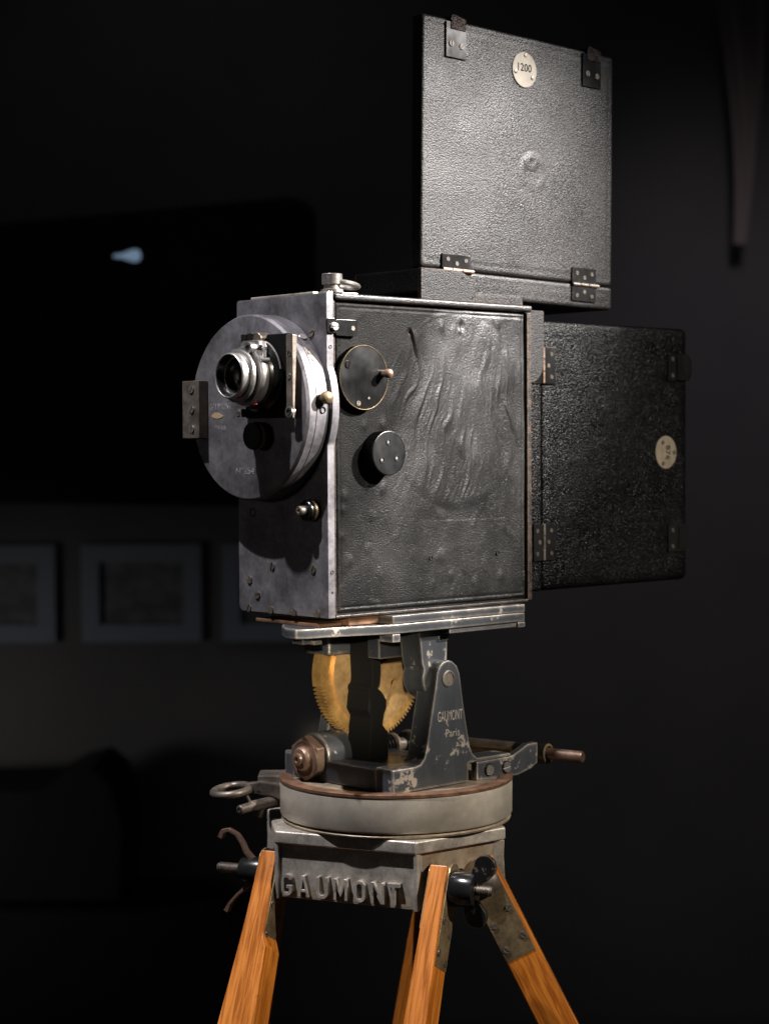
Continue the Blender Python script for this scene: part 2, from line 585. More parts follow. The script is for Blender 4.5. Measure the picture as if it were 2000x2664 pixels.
def knurled(bm, o, axis, r, h, n=60, d=0.0006, ch=0.0008):
    """knob body with a toothed rim"""
    u, v, a = basis(axis)
    o = V(o)
    prof = []
    for i in range(n * 2):
        t = math.pi * i / n
        rr = r - (d if i % 2 else 0)
        prof.append((rr * math.cos(t), rr * math.sin(t)))
    prism(bm, prof, o, u, v, a, 0, h - ch)
    lathe(bm, [(r - d * 0.5, h - ch * 1.001), (r - ch, h), (0, h)], o, a, 48)


# ================================================================== SETTING
FLOOR_Z = -1.32
bm = new()
box(bm, (-4, -4, FLOOR_Z - 0.05), (6, 6, FLOOR_Z))
fl = obj("floor", bm, FLOOR)
fl['kind'] = 'structure'

fh = V((math.cos(YAW), math.sin(YAW), 0))
WD = 4.8                                             # wall stands 4.8 m from the camera
W0 = V((EYE.x, EYE.y, 0)) + fh * WD
bm = new()
prism(bm, [(-3.2, FLOOR_Z), (3.2, FLOOR_Z), (3.2, 2.2), (-3.2, 2.2)], W0, rt, Z, fh, 0, 0.1)
o = obj("wall", bm, WALL)
o['kind'] = 'structure'


def wallpt(s, z, d=0.0):
    return W0 + rt * s + Z * z - fh * d


for i, (s0, s1, lab) in enumerate(((-1.15, -0.842, "pale blurred picture frame on the dark wall, cut off at the left"),
                                   (-0.775, -0.470, "pale blurred picture frame on the dark wall, middle one of three"),
                                   (-0.416, -0.110, "pale blurred picture frame on the dark wall, partly behind the cine camera"))):
    z0, z1 = -0.338, -0.088
    b = wallpt((s0 + s1) / 2, z0)
    t = thing("picture_frame", lab, "picture frame", b, "framed pictures on the dark wall")
    w = 0.045
    bm = new()
    for q in (((s0, z0), (s1, z0 + w)), ((s0, z1 - w), (s1, z1)), ((s0, z0 + w), (s0 + w, z1 - w)), ((s1 - w, z0 + w), (s1, z1 - w))):
        (a0, c0), (a1, c1) = q
        prism(bm, [(a0, c0), (a1, c0), (a1, c1), (a0, c1)], W0, rt, Z, -fh, 0.002, 0.022)
    obj("frame", bm, FRAME, t)
    bm = new()
    prism(bm, [(s0 + w, z0 + w), (s1 - w, z0 + w), (s1 - w, z1 - w), (s0 + w, z1 - w)], W0, rt, Z, -fh, 0.002, 0.008)
    obj("print", bm, PICTURE, t)

# dark screen standing off the wall, turned away to the left
pr = V((EYE.x, EYE.y, 0)) + fh * 4.0 + rt * (-170 / 4873 * 4.0)
pl = V((EYE.x, EYE.y, 0)) + fh * 4.66 + rt * (-1260 / 4873 * 4.66)
sx = (pr - pl).normalized()
sn = V((sx.y, -sx.x, 0))
SL = (pr - pl).length
t = thing("dark_screen", "large black panel with a rounded corner hanging before the wall, upper left", "screen", (pl + pr) / 2)
bm = new()
prism(bm, rrect(0, 0.03, SL, 0.688, 0.05, 5), pl, sx, Z, sn, 0, 0.04)
obj("panel", bm, SCREEN, t, 0.004)
bm = new()
prism(bm, [(SL * 0.4, 0.30), (SL * 0.6, 0.30), (SL * 0.6, 0.40), (SL * 0.4, 0.40)], pl, sx, Z, sn, -0.62, -0.002)
obj("wall_arm", bm, BLACK, t)
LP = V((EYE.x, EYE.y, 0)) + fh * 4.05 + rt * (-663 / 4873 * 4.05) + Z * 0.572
t = thing("panel_reflection", "small bluish glow standing in for the reflection of a lamp in the black panel", "reflection", LP)  # glowing body and its holder are added in place of a reflection
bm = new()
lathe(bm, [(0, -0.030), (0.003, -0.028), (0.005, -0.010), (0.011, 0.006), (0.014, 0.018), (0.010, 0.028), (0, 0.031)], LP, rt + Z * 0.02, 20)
obj("reflection_body", bm, GLOW, t)
bm = new()
cyl(bm, LP - rt * 0.028, LP - rt * 0.075, 0.004, 12)
cyl(bm, LP - rt * 0.07, LP - rt * 0.07 + fh * 0.12, 0.003, 8)
obj("added_holder", bm, BLACK, t)

# hanging cloth, top right
t0 = wallpt(0.90, 0.75, 0.12)
bm = new()
rows, colsn = 24, 16
g = []
for i in range(rows + 1):
    f = i / rows
    z = 0.66 + 0.62 * f
    wd = 0.016 + 0.045 * f ** 1.3
    row = []
    for j in range(colsn + 1):
        q = j / colsn * 2 - 1
        s = 0.895 + 0.012 * math.sin(f * 3) + q * wd
        d = 0.08 + 0.02 * math.sin(q * 5 + f * 4) * f
        row.append(bm.verts.new(wallpt(s, z, d)))
    g.append(row)
for i in range(rows):
    for j in range(colsn):
        bm.faces.new((g[i][j], g[i][j + 1], g[i + 1][j + 1], g[i + 1][j]))
bmesh.ops.solidify(bm, geom=bm.faces[:], thickness=0.004)
o = obj("hanging_cloth", bm, DRAPE)
o['label'] = "narrow grey cloth hanging in folds before the wall, top right"
o['category'] = "cloth"

# near-black block shape of no certain identity in the lower left background
CB = V((EYE.x, EYE.y, 0)) + fh * 4.3
t = thing("dark_shape", "near-black humped shape of no certain identity at lower left", "case", CB + rt * -0.9 + Z * FLOOR_Z)
bm = new()
prism(bm, [(-1.25, FLOOR_Z), (-0.34, FLOOR_Z), (-0.34, -0.97), (-0.40, -0.93), (-1.25, -0.90)], CB, rt, Z, fh, 0, 0.4)
obj("lower_block", bm, DARK_SHAPE, t, 0.01)
bm = new()
prism(bm, [(-1.2, -0.90), (-0.62, -0.90), (-0.61, -0.72), (-0.64, -0.62), (-0.68, -0.585), (-0.74, -0.60), (-0.80, -0.635), (-1.2, -0.645)], CB, rt, Z, fh, 0.03, 0.36)
obj("hump", bm, DARK_SHAPE, t, 0.01)

# ================================================================== CINE CAMERA
CAMB = (0.137, 0.066, 0.0)
C1 = thing("cine_camera", "old black leather and aluminium cine camera with a round metal shutter housing and lens", "camera", CAMB)
WB = 0.1325
bm = new()
box(bm, (0.0085, 0.0048, 0.0), (0.2745, WB, 0.2945))
body = obj("body", bm, LEATHER_BODY, C1, 0.003, 3)

# top ledge, frame rails of the door side
bm = new()
box(bm, (0.0087, -0.0022, 0.2938), (0.2748, WB - 0.001, 0.3003))
obj("top_ledge", bm, LEATHER_BODY, C1, 0.0022, 3)
bm = new()
box(bm, (0.2690, 0.0002, 0.001), (0.2752, 0.02, 0.2932))
obj("door_frame", bm, LEATHER_RUBBED, C1, 0.0012, 2)
bm = new()
box(bm, (0.0087, -0.0008, -0.0005), (0.2685, 0.02, 0.0024))
obj("door_frame", bm, LEATHER_BODY, C1, 0.001, 2)
bm = new()
box(bm, (0.0087, 0.0006, 0.0028), (0.0108, 0.02, 0.2932))
obj("door_frame", bm, LEATHER_BODY, C1, 0.0007, 2)

# side door: a dense sheet, wrinkled where the leather has lifted
DX0, DX1, DZ0, DZ1 = 0.0118, 0.2672, 0.0042, 0.2925
nx, nz = 250, 282


def door_h(x, z):
    """relief in metres, towards the viewer"""
    h = 0.0
    e = min(x - DX0, DX1 - x, z - DZ0, DZ1 - z)
    if e < 0.0026:
        h -= 0.0022 * (1 - e / 0.0026) ** 2
    h -= 0.0006 * math.exp(-((e - 0.0048) / 0.0009) ** 2)
    h += 0.00045 * noise.noise((x * 28, z * 20, 3))
    h += 0.00016 * noise.noise((x * 90, z * 60, 9))
    dx, dz = x - 0.1692, z - 0.193
    r = math.hypot(dx, dz * 0.975)
    R = 0.0945
    inside = max(0.0, min(1.0, (R - r) / 0.004))
    h += 0.00035 * max(0.0, min(1.0, (R - r) / 0.007)) + 0.0012 * max(0.0, 1 - (r / R) ** 2) * (0.6 + 0.4 * noise.noise((x * 16, z * 16, 31)))
    up_l = max(0.0, min(1.0, ((-dx) + dz * 1.2 + 0.03) / 0.06))
    h += 0.0005 * math.exp(-((r - R + 0.0015) / 0.0016) ** 2) * up_l * max(0, noise.noise((x * 40, z * 40, 1)) + 0.35)
    # folds, nearly vertical, fading to the top of the lump
    wz = max(0.0, min(1.0, (0.262 - z) / 0.03)) * max(0.0, min(1.0, (z - 0.098) / 0.02))
    wx = max(0.0, min(1.0, (R * 1.0 - abs(dx)) / 0.012))
    sh_ = max(-0.30, min(0.42, 0.16 - 4.5 * dx))
    fx = x - sh_ * (z - 0.15) + 0.013 * noise.noise((x * 15, z * 20, 5)) + 0.0055 * noise.noise((x * 48, z * 42, 6))
    a = noise.noise((fx * 115, z * 19, 11))
    b = noise.noise((fx * 230, z * 34, 17))
    fold = max(0, a - 0.05) ** 1.0 * 1.5 - 0.2 + 0.45 * abs(b)
    amp = 0.45 + 0.75 * max(0, noise.noise((x * 14 + 4, z * 14, 2)) + 0.35)
    h += 0.0012 * fold * wz * wx * amp + 0.0005 * noise.noise((fx * 62, z * 26, 41)) * wx * max(0.0, min(1.0, (0.29 - z) / 0.03)) * max(0.0, min(1.0, (z - 0.09) / 0.02))
    # long fold under the tear at upper left of the lump
    h += 0.0013 * math.exp(-(((x - 0.112) - 0.25 * (0.262 - z)) / 0.0016) ** 2) * max(0, min(1, (0.272 - z) / 0.006)) * max(0, min(1, (z - 0.222) / 0.03))
    h -= 0.0016 * math.exp(-(((x - 0.108) - 0.2 * (0.262 - z)) / 0.0014) ** 2) * max(0, min(1, (0.272 - z) / 0.006)) * max(0, min(1, (z - 0.24) / 0.02))
    h -= 0.0016 * math.exp(-(((x - 0.1065) ** 2 + (z - 0.268) ** 2) / 0.0022 ** 2))
    # wrinkles at the right edge
    wr = max(0, min(1, (x - 0.235) / 0.02))
    h += 0.0012 * wr * max(0, noise.noise((x * 75 + z * 18, z * 14, 23)))
    # patch of finer leather low on the door
    if 0.121 < x < 0.238 and 0.010 < z < 0.0865:
        q = min(x - 0.121, 0.238 - x, 0.0865 - z, z - 0.01)
        h += 0.00016 * min(1, q / 0.0016) * (1 + 0.5 * noise.noise((x * 50, z * 50, 2)))
    # blisters round the lower dial and left edge
    for bx, bz, br, bh in ((0.022, 0.112, 0.004, 0.0012), (0.02, 0.1, 0.003, 0.001), (0.0705, 0.178, 0.0045, 0.0012), (0.047, 0.178, 0.003, 0.0008), (0.07, 0.120, 0.005, 0.0012), (0.05, 0.122, 0.003, 0.0008),
                           (0.148, 0.274, 0.0035, 0.0008), (0.018, 0.075, 0.003, 0.0008), (0.176, 0.276, 0.003, -0.0012), (0.173, 0.271, 0.002, 0.0008), (0.23, 0.028, 0.004, 0.0008), (0.16, 0.032, 0.004, 0.0006), (0.085, 0.29, 0.004, 0.0006)):
        d2 = ((x - bx) ** 2 + ((z - bz) * 0.7) ** 2) / br ** 2
        if d2 < 9:
            h += bh * math.exp(-d2)
    # small creases scattered over the plain leather
    cr = noise.noise((x * 70, z * 48, 51))
    h += 0.0004 * max(0, cr - 0.28) * 3 * (1 - wx * wz)
    h += 0.0005 * noise.noise((x * 34, z * 22, 57))
    return h


bm = new()
g = [[bm.verts.new((DX0 + (DX1 - DX0) * i / nx, 0.0016 - door_h(DX0 + (DX1 - DX0) * i / nx, DZ0 + (DZ1 - DZ0) * j / nz), DZ0 + (DZ1 - DZ0) * j / nz)) for i in range(nx + 1)] for j in range(nz + 1)]
for j in range(nz):
    for i in range(nx):
        bm.faces.new((g[j][i], g[j][i + 1], g[j + 1][i + 1], g[j + 1][i]))
rim = [g[0][i] for i in range(nx + 1)] + [g[j][nx] for j in range(1, nz + 1)] + [g[nz][i] for i in range(nx - 1, -1, -1)] + [g[j][0] for j in range(nz - 1, 0, -1)]
back = [bm.verts.new((v.co.x, 0.0046, v.co.z)) for v in rim]
for i in range(len(rim)):
    j = (i + 1) % len(rim)
    bm.faces.new((rim[i], back[i], back[j], rim[j]))
bm.faces.new(back)
door = obj("side_door", bm, LEATHER_DOOR, C1, ang=60)
hole(door, (0.1325, 0.0008, 0.0503), -Y, 0.0017, mat=HOLE)
hole(door, (0.2255, 0.0008, 0.0511), -Y, 0.0017, mat=HOLE)

# front plate with the swelling that clears the shutter housing
DCY, DCZ, DR, DF = 0.0838, 0.1960, 0.0876, -0.0265
pts = [(0.0, 0.0), ]
zz = math.sqrt(0.0915 ** 2 - DCY ** 2)
a0 = math.degrees(math.atan2(-zz, -DCY))
bul = [(DCY + 0.0915 * math.cos(math.radians(180 + k)), DCZ + 0.0915 * math.sin(math.radians(180 + k))) for k in [math.degrees(math.atan2(zz, DCY)) * (1 - i / 8) for i in range(17)]]
pts += [(max(min(p[0], 0.0), -0.02), p[1]) for p in bul]
pts += [(0.0, 0.3)] + [(y, z) for y, z in arc(WB - 0.003, 0.297, 0.003, 90, 0, 3)] + arc(WB - 0.006, 0.006, 0.006, 0, -90, 4)
bm = new()
prism(bm, pts, (0, 0, 0), Y, Z, X, 0.0, 0.0084)
fp = obj("front_plate", bm, ALU, C1, 0.0006, 2, bang=60)
for (y, z), k, a in (((0.0811, 0.0454), "dark", 70), ((0.0212, 0.0448), "dark", 60), ((0.1156, 0.0307), "dark", 135), ((0.1036, 0.0168), "dark", 15), ((0.1175, 0.0032), "dark", 60), ((0.0835, 0.0034), "dark", 120), ((0.0492, 0.0034), "dark", 140), ((0.0155, 0.0038), "dark", 140), ((0.0211, 0.2643), "dark", 20)):
    screw(fp, (-0.0002, y, z), -X, 0.0037, k, a)
hole(fp, (0.0, 0.1099, 0.0957), -X, 0.0036)
bm = new()
cyl(bm, (-0.0002, 0.0, 0.2465), (-0.0002, 0.0, 0.2466), 0.0001, 4)
bm.free()
hole(fp, (0.0042, 0.0, 0.2505), -Y, 0.0014)
hole(fp, (0.0045, 0.0, 0.0427), -Y, 0.0015)
hole(fp, (0.0048, 0.0, 0.024), -Y, 0.0008)
bm = new()
box(bm, (0.0012, 0.020, 0.3002), (0.0075, 0.112, 0.3022))
obj("cap_strip", bm, ALU_CAST, fp, 0.0005)

# shutter housing
bm = new()
lathe(bm, [(DR - 0.001, 0.0), (DR, 0.0012), (DR, 0.0148), (DR - 0.0008, 0.0150), (DR - 0.0008, 0.0156), (DR, 0.0158), (DR, 0.0232), (DR - 0.0018, 0.0263), (DR - 0.003, 0.0266), (0, 0.0266)], (-0.0004, DCY, DCZ), -X, 128)
sh = obj("shutter_housing", bm, ALU, C1, ang=25)
FX = -0.0271


def rim_pt(ang, x, r=DR):
    a = math.radians(ang)
    return V((x, DCY - r * math.cos(a), DCZ + r * math.sin(a))), V((0, -math.cos(a), math.sin(a)))


p, n = rim_pt(4.5, -0.0085)
bm = new()
lathe(bm, [(0.0035, -0.001), (0.0035, 0.002), (0.0056, 0.003), (0.0062, 0.006), (0.0052, 0.0092), (0.003, 0.0108), (0, 0.0112)], p, n, 24)
obj("brass_stud", bm, BRASS_OLD, sh)
p, n = rim_pt(-2.5, -0.0085)
hole(sh, p, n, 0.0026, depth=0.001, mat=HOLE)
for ang, x in ((34, -0.012), (29, -0.0105)):
    p, n = rim_pt(ang, x)
    bm = new()
    cyl(bm, p - n * 0.001, p + n * 0.0006, 0.0017, 12)
    obj("rivet", bm, COPPER, sh)
p, n = rim_pt(47, -0.0085)
bm = new()
cyl(bm, p - n * 0.001, p + n * 0.001, 0.0042, 20, 0.0004)
obj("filler_plug", bm, STEEL, sh)
text(sh, "GAUMONT", (FX + 0.0002, 0.1245, 0.1978), -Y, Z, -X, 0.0062, DISC_TEXT, 0.00025, width=0.034)
text(sh, "PARIS", (FX + 0.0002, 0.1250, 0.1776), -Y, Z, -X, 0.0042, DISC_TEXT, 0.00025, width=0.017)
text(sh, "N°254", (FX + 0.0002, 0.0875, 0.1366), -Y, Z, -X, 0.0062, DISC_TEXT, 0.0002, width=0.027)
bm = new()
pts = [(0.139 - 0.02 * t + 0.0012 * noise.noise((t * 9, 0, 0)), 0.1888 + 0.0033 * math.sin(math.pi * min(1, t * 1.2)) ** 0.7) for t in [i / 8 for i in range(9)]]
pts += [(0.139 - 0.02 * t, 0.1888 - 0.0026 * math.sin(math.pi * t) ** 0.8) for t in [1 - i / 8 for i in range(1, 8)]]
prism(bm, pts, (0, 0, 0), Y, Z, -X, 0.0266, 0.02735)
obj("rubbed_patch", bm, PATCH, sh)
for i, dy in enumerate((0.148, 0.1448, 0.1415, 0.1385, 0.1362, 0.1335)):
    pass

# steel bracket at the far edge of the housing
bm = new()
box(bm, (-0.0385, 0.1435, 0.1675), (-0.0272, 0.1700, 0.2230))
bk = obj("edge_bracket", bm, STEEL_WARM, C1, 0.0008)
for z, a in ((0.2148, 50), (0.1954, 60), (0.1765, 80)):
    screw(bk, (-0.0386, 0.1545, z), -X, 0.0036, "steel", a)

# lens board, bar and lugs
bm = new()
box(bm, (-0.0340, 0.0150, 0.1858), (-0.0272, 0.0775, 0.2625))
lb = obj("lens_board", bm, BLACK, C1, 0.001)
bm = new()
prism(bm, [(-0.0368, 0.2610), (-0.0312, 0.2600), (-0.0345, 0.1960), (-0.0352, 0.1850), (-0.0368, 0.1850)], (0, 0, 0), X, Z, Y, 0.0048, 0.0142)
bar = obj("board_rail", bm, STEEL_WARM, C1, 0.0006)
hole(bar, (-0.0369, 0.0096, 0.2432), -X, 0.0022)
screw(bar, (-0.0369, 0.0098, 0.2230), -X, 0.0026, "steel", 20)
bm = new()
lathe(bm, [(0.0052, 0), (0.0052, 0.0035), (0.0036, 0.0038), (0.0032, 0.001), (0, 0.001)], (-0.0340, 0.0100, 0.1905), -X, 24)
obj("rail_eye", bm, STEEL, bar)
hole(bar, (-0.0376, 0.0100, 0.1905), -X, 0.0024)
bm = new()
box(bm, (-0.0400, 0.0755, 0.1868), (-0.0274, 0.0835, 0.1945))
lug = obj("board_lug", bm, STEEL, C1, 0.0008)
screw(lug, (-0.0401, 0.0805, 0.1905), -X, 0.0026, "dark", 30)
bm = new()
box(bm, (-0.0425, 0.0655, 0.2555), (-0.0278, 0.0730, 0.2636))
box(bm, (-0.0425, 0.0555, 0.2540), (-0.0278, 0.0640, 0.2640))
obj("catch_block", bm, BLACK_JAPAN, lb, 0.0008)
bm = new()
cyl(bm, (-0.03, 0.0495, 0.2586), (-0.0425, 0.0495, 0.2586), 0.0058, 24, 0.0006)
obj("catch_disc", bm, STEEL_WARM, lb)

# lens
LY, LZ = 0.0500, 0.2238
LO = (0.0, LY, LZ)
bm = new()
lathe(bm, [(0.020, 0.036), (0.0325, 0.036), (0.0332, 0.0375), (0.0332, 0.0400), (0.0318, 0.0425), (0.0302, 0.0450), (0.0290, 0.0452), (0.0285, 0.048), (0.0282, 0.0490), (0.018, 0.0490)], LO, -X, 64)
lens = obj("lens", bm, BLACK_KNOB, C1)
bm = new()
lathe(bm, [(0.016, 0.0485), (0.0272, 0.0488), (0.0278, 0.0500), (0.0278, 0.0555), (0.0266, 0.0575), (0.0250, 0.0580), (0.016, 0.0580)], LO, -X, 64)
obj("aperture_ring", bm, CHROME, lens)
bm = new()
lathe(bm, [(0.016, 0.0578), (0.0213, 0.0578), (0.0213, 0.0622), (0.016, 0.0622)], LO, -X, 48)
obj("barrel_neck", bm, BLACK, lens)
bm = new()
lathe(bm, [(0.0160, 0.0618), (0.0238, 0.0620), (0.0246, 0.0628), (0.0246, 0.0652), (0.0228, 0.0662), (0.0210, 0.0664), (0.016, 0.0664)], LO, -X, 64)
obj("filter_ring", bm, CHROME, lens)
bm = new()
lathe(bm, [(0.0186, 0.0660), (0.0206, 0.0662), (0.0209, 0.0668), (0.0209, 0.0738), (0.0204, 0.0748), (0.0198, 0.0752), (0.0193, 0.0748), (0.0190, 0.0735)], LO, -X, 64)
obj("front_rim", bm, CHROME, lens)
bm = new()
lathe(bm, [(0.0191, 0.0742), (0.0186, 0.0700), (0.0174, 0.0640), (0.0164, 0.0592), (0.0150, 0.0575), (0.0095, 0.0560), (0.0078, 0.0545), (0.0070, 0.0530), (0.0, 0.0528)], LO, -X, 64)
obj("lens_bore", bm, BLACK_KNOB, lens)
bm = new()
lathe(bm, [(0.0076, 0.0549), (0.0062, 0.0566), (0.004, 0.0577), (0.002, 0.0582), (0, 0.0583)], LO, -X, 40)
obj("lens_glass", bm, GLASS, lens)
# the worn engraved ring of small characters inside the rim
for i, ch in enumerate("1:35  5cm  No2418"):
    if ch == ' ':
        continue
    a = math.radians(198 + i * 8.6)
    rr = 0.0112
    dy, dz = -math.cos(a), math.sin(a)
    pos = (-0.0580, LY + rr * math.cos(a) * -1 * -1, LZ + rr * math.sin(a))
    radial = V((0, math.cos(a), math.sin(a)))
    text(lens, ch, pos, V((0, -math.sin(a), math.cos(a))) * 1, -radial, -X, 0.0024, ENGRAVE, 0.0002, name="engraving")
bm = new()
lathe(bm, [(0.0026, 0), (0.0026, 0.0008), (0, 0.001)], (-0.0520, LY - 0.0278 * math.cos(math.radians(70)), LZ - 0.0278 * math.sin(math.radians(70))), V((0, -math.cos(math.radians(70)), -math.sin(math.radians(70)))), 12)
obj("index_dot", bm, RED, lens)
bm = new()
lathe(bm, [(0.0017, 0), (0.0017, 0.0006), (0, 0.0008)], (-0.0690, LY - 0.0209 * math.cos(math.radians(62)), LZ - 0.0209 * math.sin(math.radians(62))), V((0, -math.cos(math.radians(62)), -math.sin(math.radians(62)))), 12)
obj("index_dot", bm, RED, lens)
# clamp on top of the lens mount: eyed screw, lever and its finger
bm = new()
prism(bm, rrect(0.036, 0.243, 0.064, 0.2565, 0.004), (0, 0, 0), Y, Z, -X, 0.0425, 0.0500)
obj("clamp_block", bm, STEEL, lens, 0.0008)
ca = V((-0.0610, 0.0395, 0.2490))
bm = new()
lathe(bm, [(0.0026, 0.001), (0.0030, 0), (0.0052, 0), (0.0055, 0.0008), (0.0055, 0.006), (0.0040, 0.0065), (0.0040, 0.018)], ca, X, 24)
obj("clamp_screw", bm, CHROME, lens)
hole(lens, ca + V((0.0006, 0, 0)), -X, 0.0026)
bm = new()
tube(bm, [(-0.047, 0.0335, 0.254), (-0.049, 0.0300, 0.2500), (-0.051, 0.0275, 0.2450), (-0.052, 0.0262, 0.2400)], [0.002, 0.0022, 0.0019, 0.0016], 10)
cyl(bm, (-0.056, 0.0270, 0.2375), (-0.049, 0.0225, 0.2375), 0.0024, 12, 0.0005)
obj("clamp_lever", bm, CHROME, lens)
bm = new()
tube(bm, [(-0.0408, LY - 0.0335 * math.cos(math.radians(a)), LZ + 0.0335 * math.sin(math.radians(a))) for a in range(10, 76, 6)], 0.0009, 8)
obj("spring_wire", bm, STEEL, lens)

# focus knob under the lens
bm = new()
knurled(bm, (-0.0275, 0.0570, 0.1690), -X, 0.0128, 0.0165, 40, 0.0006)
kn = obj("focus_knob", bm, BLACK_KNOB, C1)
bm = new()
knurled(bm, (-0.0365, 0.0570, 0.1690), -X, 0.01315, 0.0035, 60, 0.0005)
obj("brass_collar", bm, BRASS_OLD, kn)

# shaft post low on the front plate
bm = new()
lathe(bm, [(0.0096, 0.0), (0.0096, 0.0105), (0.0088, 0.0115), (0, 0.0115)], (0, 0.0192, 0.0997), -X, 36)
po = obj("shaft_post", bm, BLACK_KNOB, C1)
bm = new()
lathe(bm, [(0.0099, 0.0022), (0.0102, 0.0028), (0.0102, 0.0058), (0.0099, 0.0064)], (0, 0.0192, 0.0997), -X, 36)
obj("brass_band", bm, BRASS_OLD, po)
bm = new()
lathe(bm, [(0.0044, 0.011), (0.0046, 0.0118), (0.0046, 0.0180), (0.0038, 0.0192), (0.0018, 0.0194), (0.0012, 0.0182), (0, 0.0182)], (0, 0.0192, 0.0997), -X, 24)
obj("shaft_end", bm, STEEL_WARM, po)

# door latch
bm = new()
prism(bm, rrect(0.0095, 0.2608, 0.0362, 0.2760, 0.0025), (0, 0, 0), X, Z, -Y, -0.001, 0.0022)
lt = obj("door_latch", bm, BLACK_JAPAN, C1, 0.0005)
bm = new()
prism(bm, rrect(-0.0010, 0.2628, 0.0102, 0.2768, 0.003), (0, 0, 0), X, Z, -Y, -0.0002, 0.0024)
obj("latch_hook", bm, BLACK_JAPAN, lt, 0.0005)
screw(lt, (0.0066, -0.0032, 0.2690), -Y, 0.0040, "bright", 5)
screw(lt, (0.0303, -0.0022, 0.2682), -Y, 0.0022, "dark", 30)

# winding knob with its crank pin
KO = V((0.0405, 0.0014, 0.2228))
bm = new()
knurled(bm, KO, -Y, 0.0300, 0.0070, 90, 0.0005)
lathe(bm, [(0.0297, 0.0068), (0.0290, 0.0074), (0, 0.0074)], KO, -Y, 64)
wk = obj("winding_knob", bm, BLACK_KNOB, C1)
bm = new()
lathe(bm, [(0.0295, 0.0066), (0.0301, 0.0068), (0.0302, 0.0075), (0.0298, 0.0078), (0.0295, 0.0076)], KO, -Y, 96)
obj("brass_rim", bm, BRASS_OLD, wk)
screw(wk, KO + V((-0.0195, -0.0074, 0.0118)), -Y, 0.0036, "black", 75)
screw(wk, KO + V((-0.0075, -0.0074, -0.0240)), -Y, 0.0024, "dark", 75)
screw(wk, KO + V((0.0058, -0.0074, -0.0190)), -Y, 0.0012, "dark", 20)
bm = new()
lathe(bm, [(0.0034, 0.006), (0.0034, 0.0125), (0.0040, 0.0135), (0.0044, 0.0160), (0.0040, 0.0185), (0.0024, 0.0200), (0, 0.0204)], KO + V((0.0230, 0, 0.0040)), -Y, 24)
obj("crank_pin", bm, NUT, wk)

# lower dial with three holes
KO = V((0.0652, 0.0014, 0.1521))
bm = new()
knurled(bm, KO, -Y, 0.0208, 0.0142, 80, 0.0004)
ld = obj("lower_dial", bm, BLACK_KNOB, C1)
bm = new()
lathe(bm, [(0.0203, 0.0136), (0.0209, 0.0137), (0.0209, 0.0141), (0.0203, 0.0144)], KO, -Y, 80)
obj("dial_rim", bm, BLACK_KNOB, ld)
for dx, dz in ((-0.0005, 0.0105), (-0.0088, -0.0060), (0.0100, -0.0046)):
    hole(ld, KO + V((dx, -0.0142, dz)), -Y, 0.0025)
    bm = new()
    cyl(bm, KO + V((dx - 0.0006, -0.0135, dz)), KO + V((dx - 0.0006, -0.0146, dz)), 0.0014, 10)
    obj("dial_rivet", bm, STEEL, ld)

# carrying stud and ring on the top
bm = new()
prism(bm, rrect(0.0105, 0.012, 0.052, 0.032, 0.003), (0, 0, 0), X, Y, Z, 0.3002, 0.3026)
cr = obj("carrying_stud", bm, STEEL, C1, 0.0006)
bm = new()
lathe(bm, [(0.0105, 0.0), (0.0105, 0.003), (0.0078, 0.0035), (0.0078, 0.0075), (0.0096, 0.008), (0.0096, 0.0170), (0.0090, 0.0176), (0, 0.0176)], (0.0245, 0.020, 0.3022), Z, 36)
obj("stud_post", bm, STEEL, cr)
bm = new()
tube(bm, [(0.0385 + 0.0150 * math.cos(a), 0.020 + 0.0125 * math.sin(a), 0.3105 - 0.0022 * math.cos(a)) for a in [2 * math.pi * i / 32 for i in range(32)]], 0.0024, 10, True)
obj("carrying_ring", bm, STEEL, cr)

# leather covered brackets that carry the magazines
bm = new()
prism(bm, [(0.1235, 0.3004), (0.1235, 0.3308), (0.1700, 0.3308)] + arc(0.172, 0.305, 0.0256, 88, 8, 7) + [(0.1975, 0.3004)], (0, 0, 0), X, Z, Y, 0.0030, 0.0085)
mb = obj("magazine_bracket", bm, LEATHER_FLAP, C1, 0.0012)
hole(mb, (0.1800, 0.0030, 0.3235), -Y, 0.0009)
hole(mb, (0.1935, 0.0030, 0.3045), -Y, 0.0010)
bm = new()
prism(bm, [(0.1978, 0.3004), (0.1978, 0.3095), (0.258, 0.3105), (0.266, 0.3075), (0.2672, 0.3004)], (0, 0, 0), X, Z, Y, 0.0035, 0.0090)
obj("magazine_bracket", bm, LEATHER_FLAP, C1, 0.0012)
bm = new()
prism(bm, [(0.2752, 0.2970), (0.3035, 0.2970), (0.3035, 0.2450)] + arc(0.2790, 0.2460, 0.0245, -5, -82, 7) + [(0.2752, 0.2230)], (0, 0, 0), X, Z, Y, 0.0085, 0.0135)
obj("magazine_bracket", bm, LEATHER_FLAP, C1, 0.0010)

# ================================================================== MAGAZINES


def local_thing(name, label, cat, base, group):
    return thing(name, label, cat, base, group)


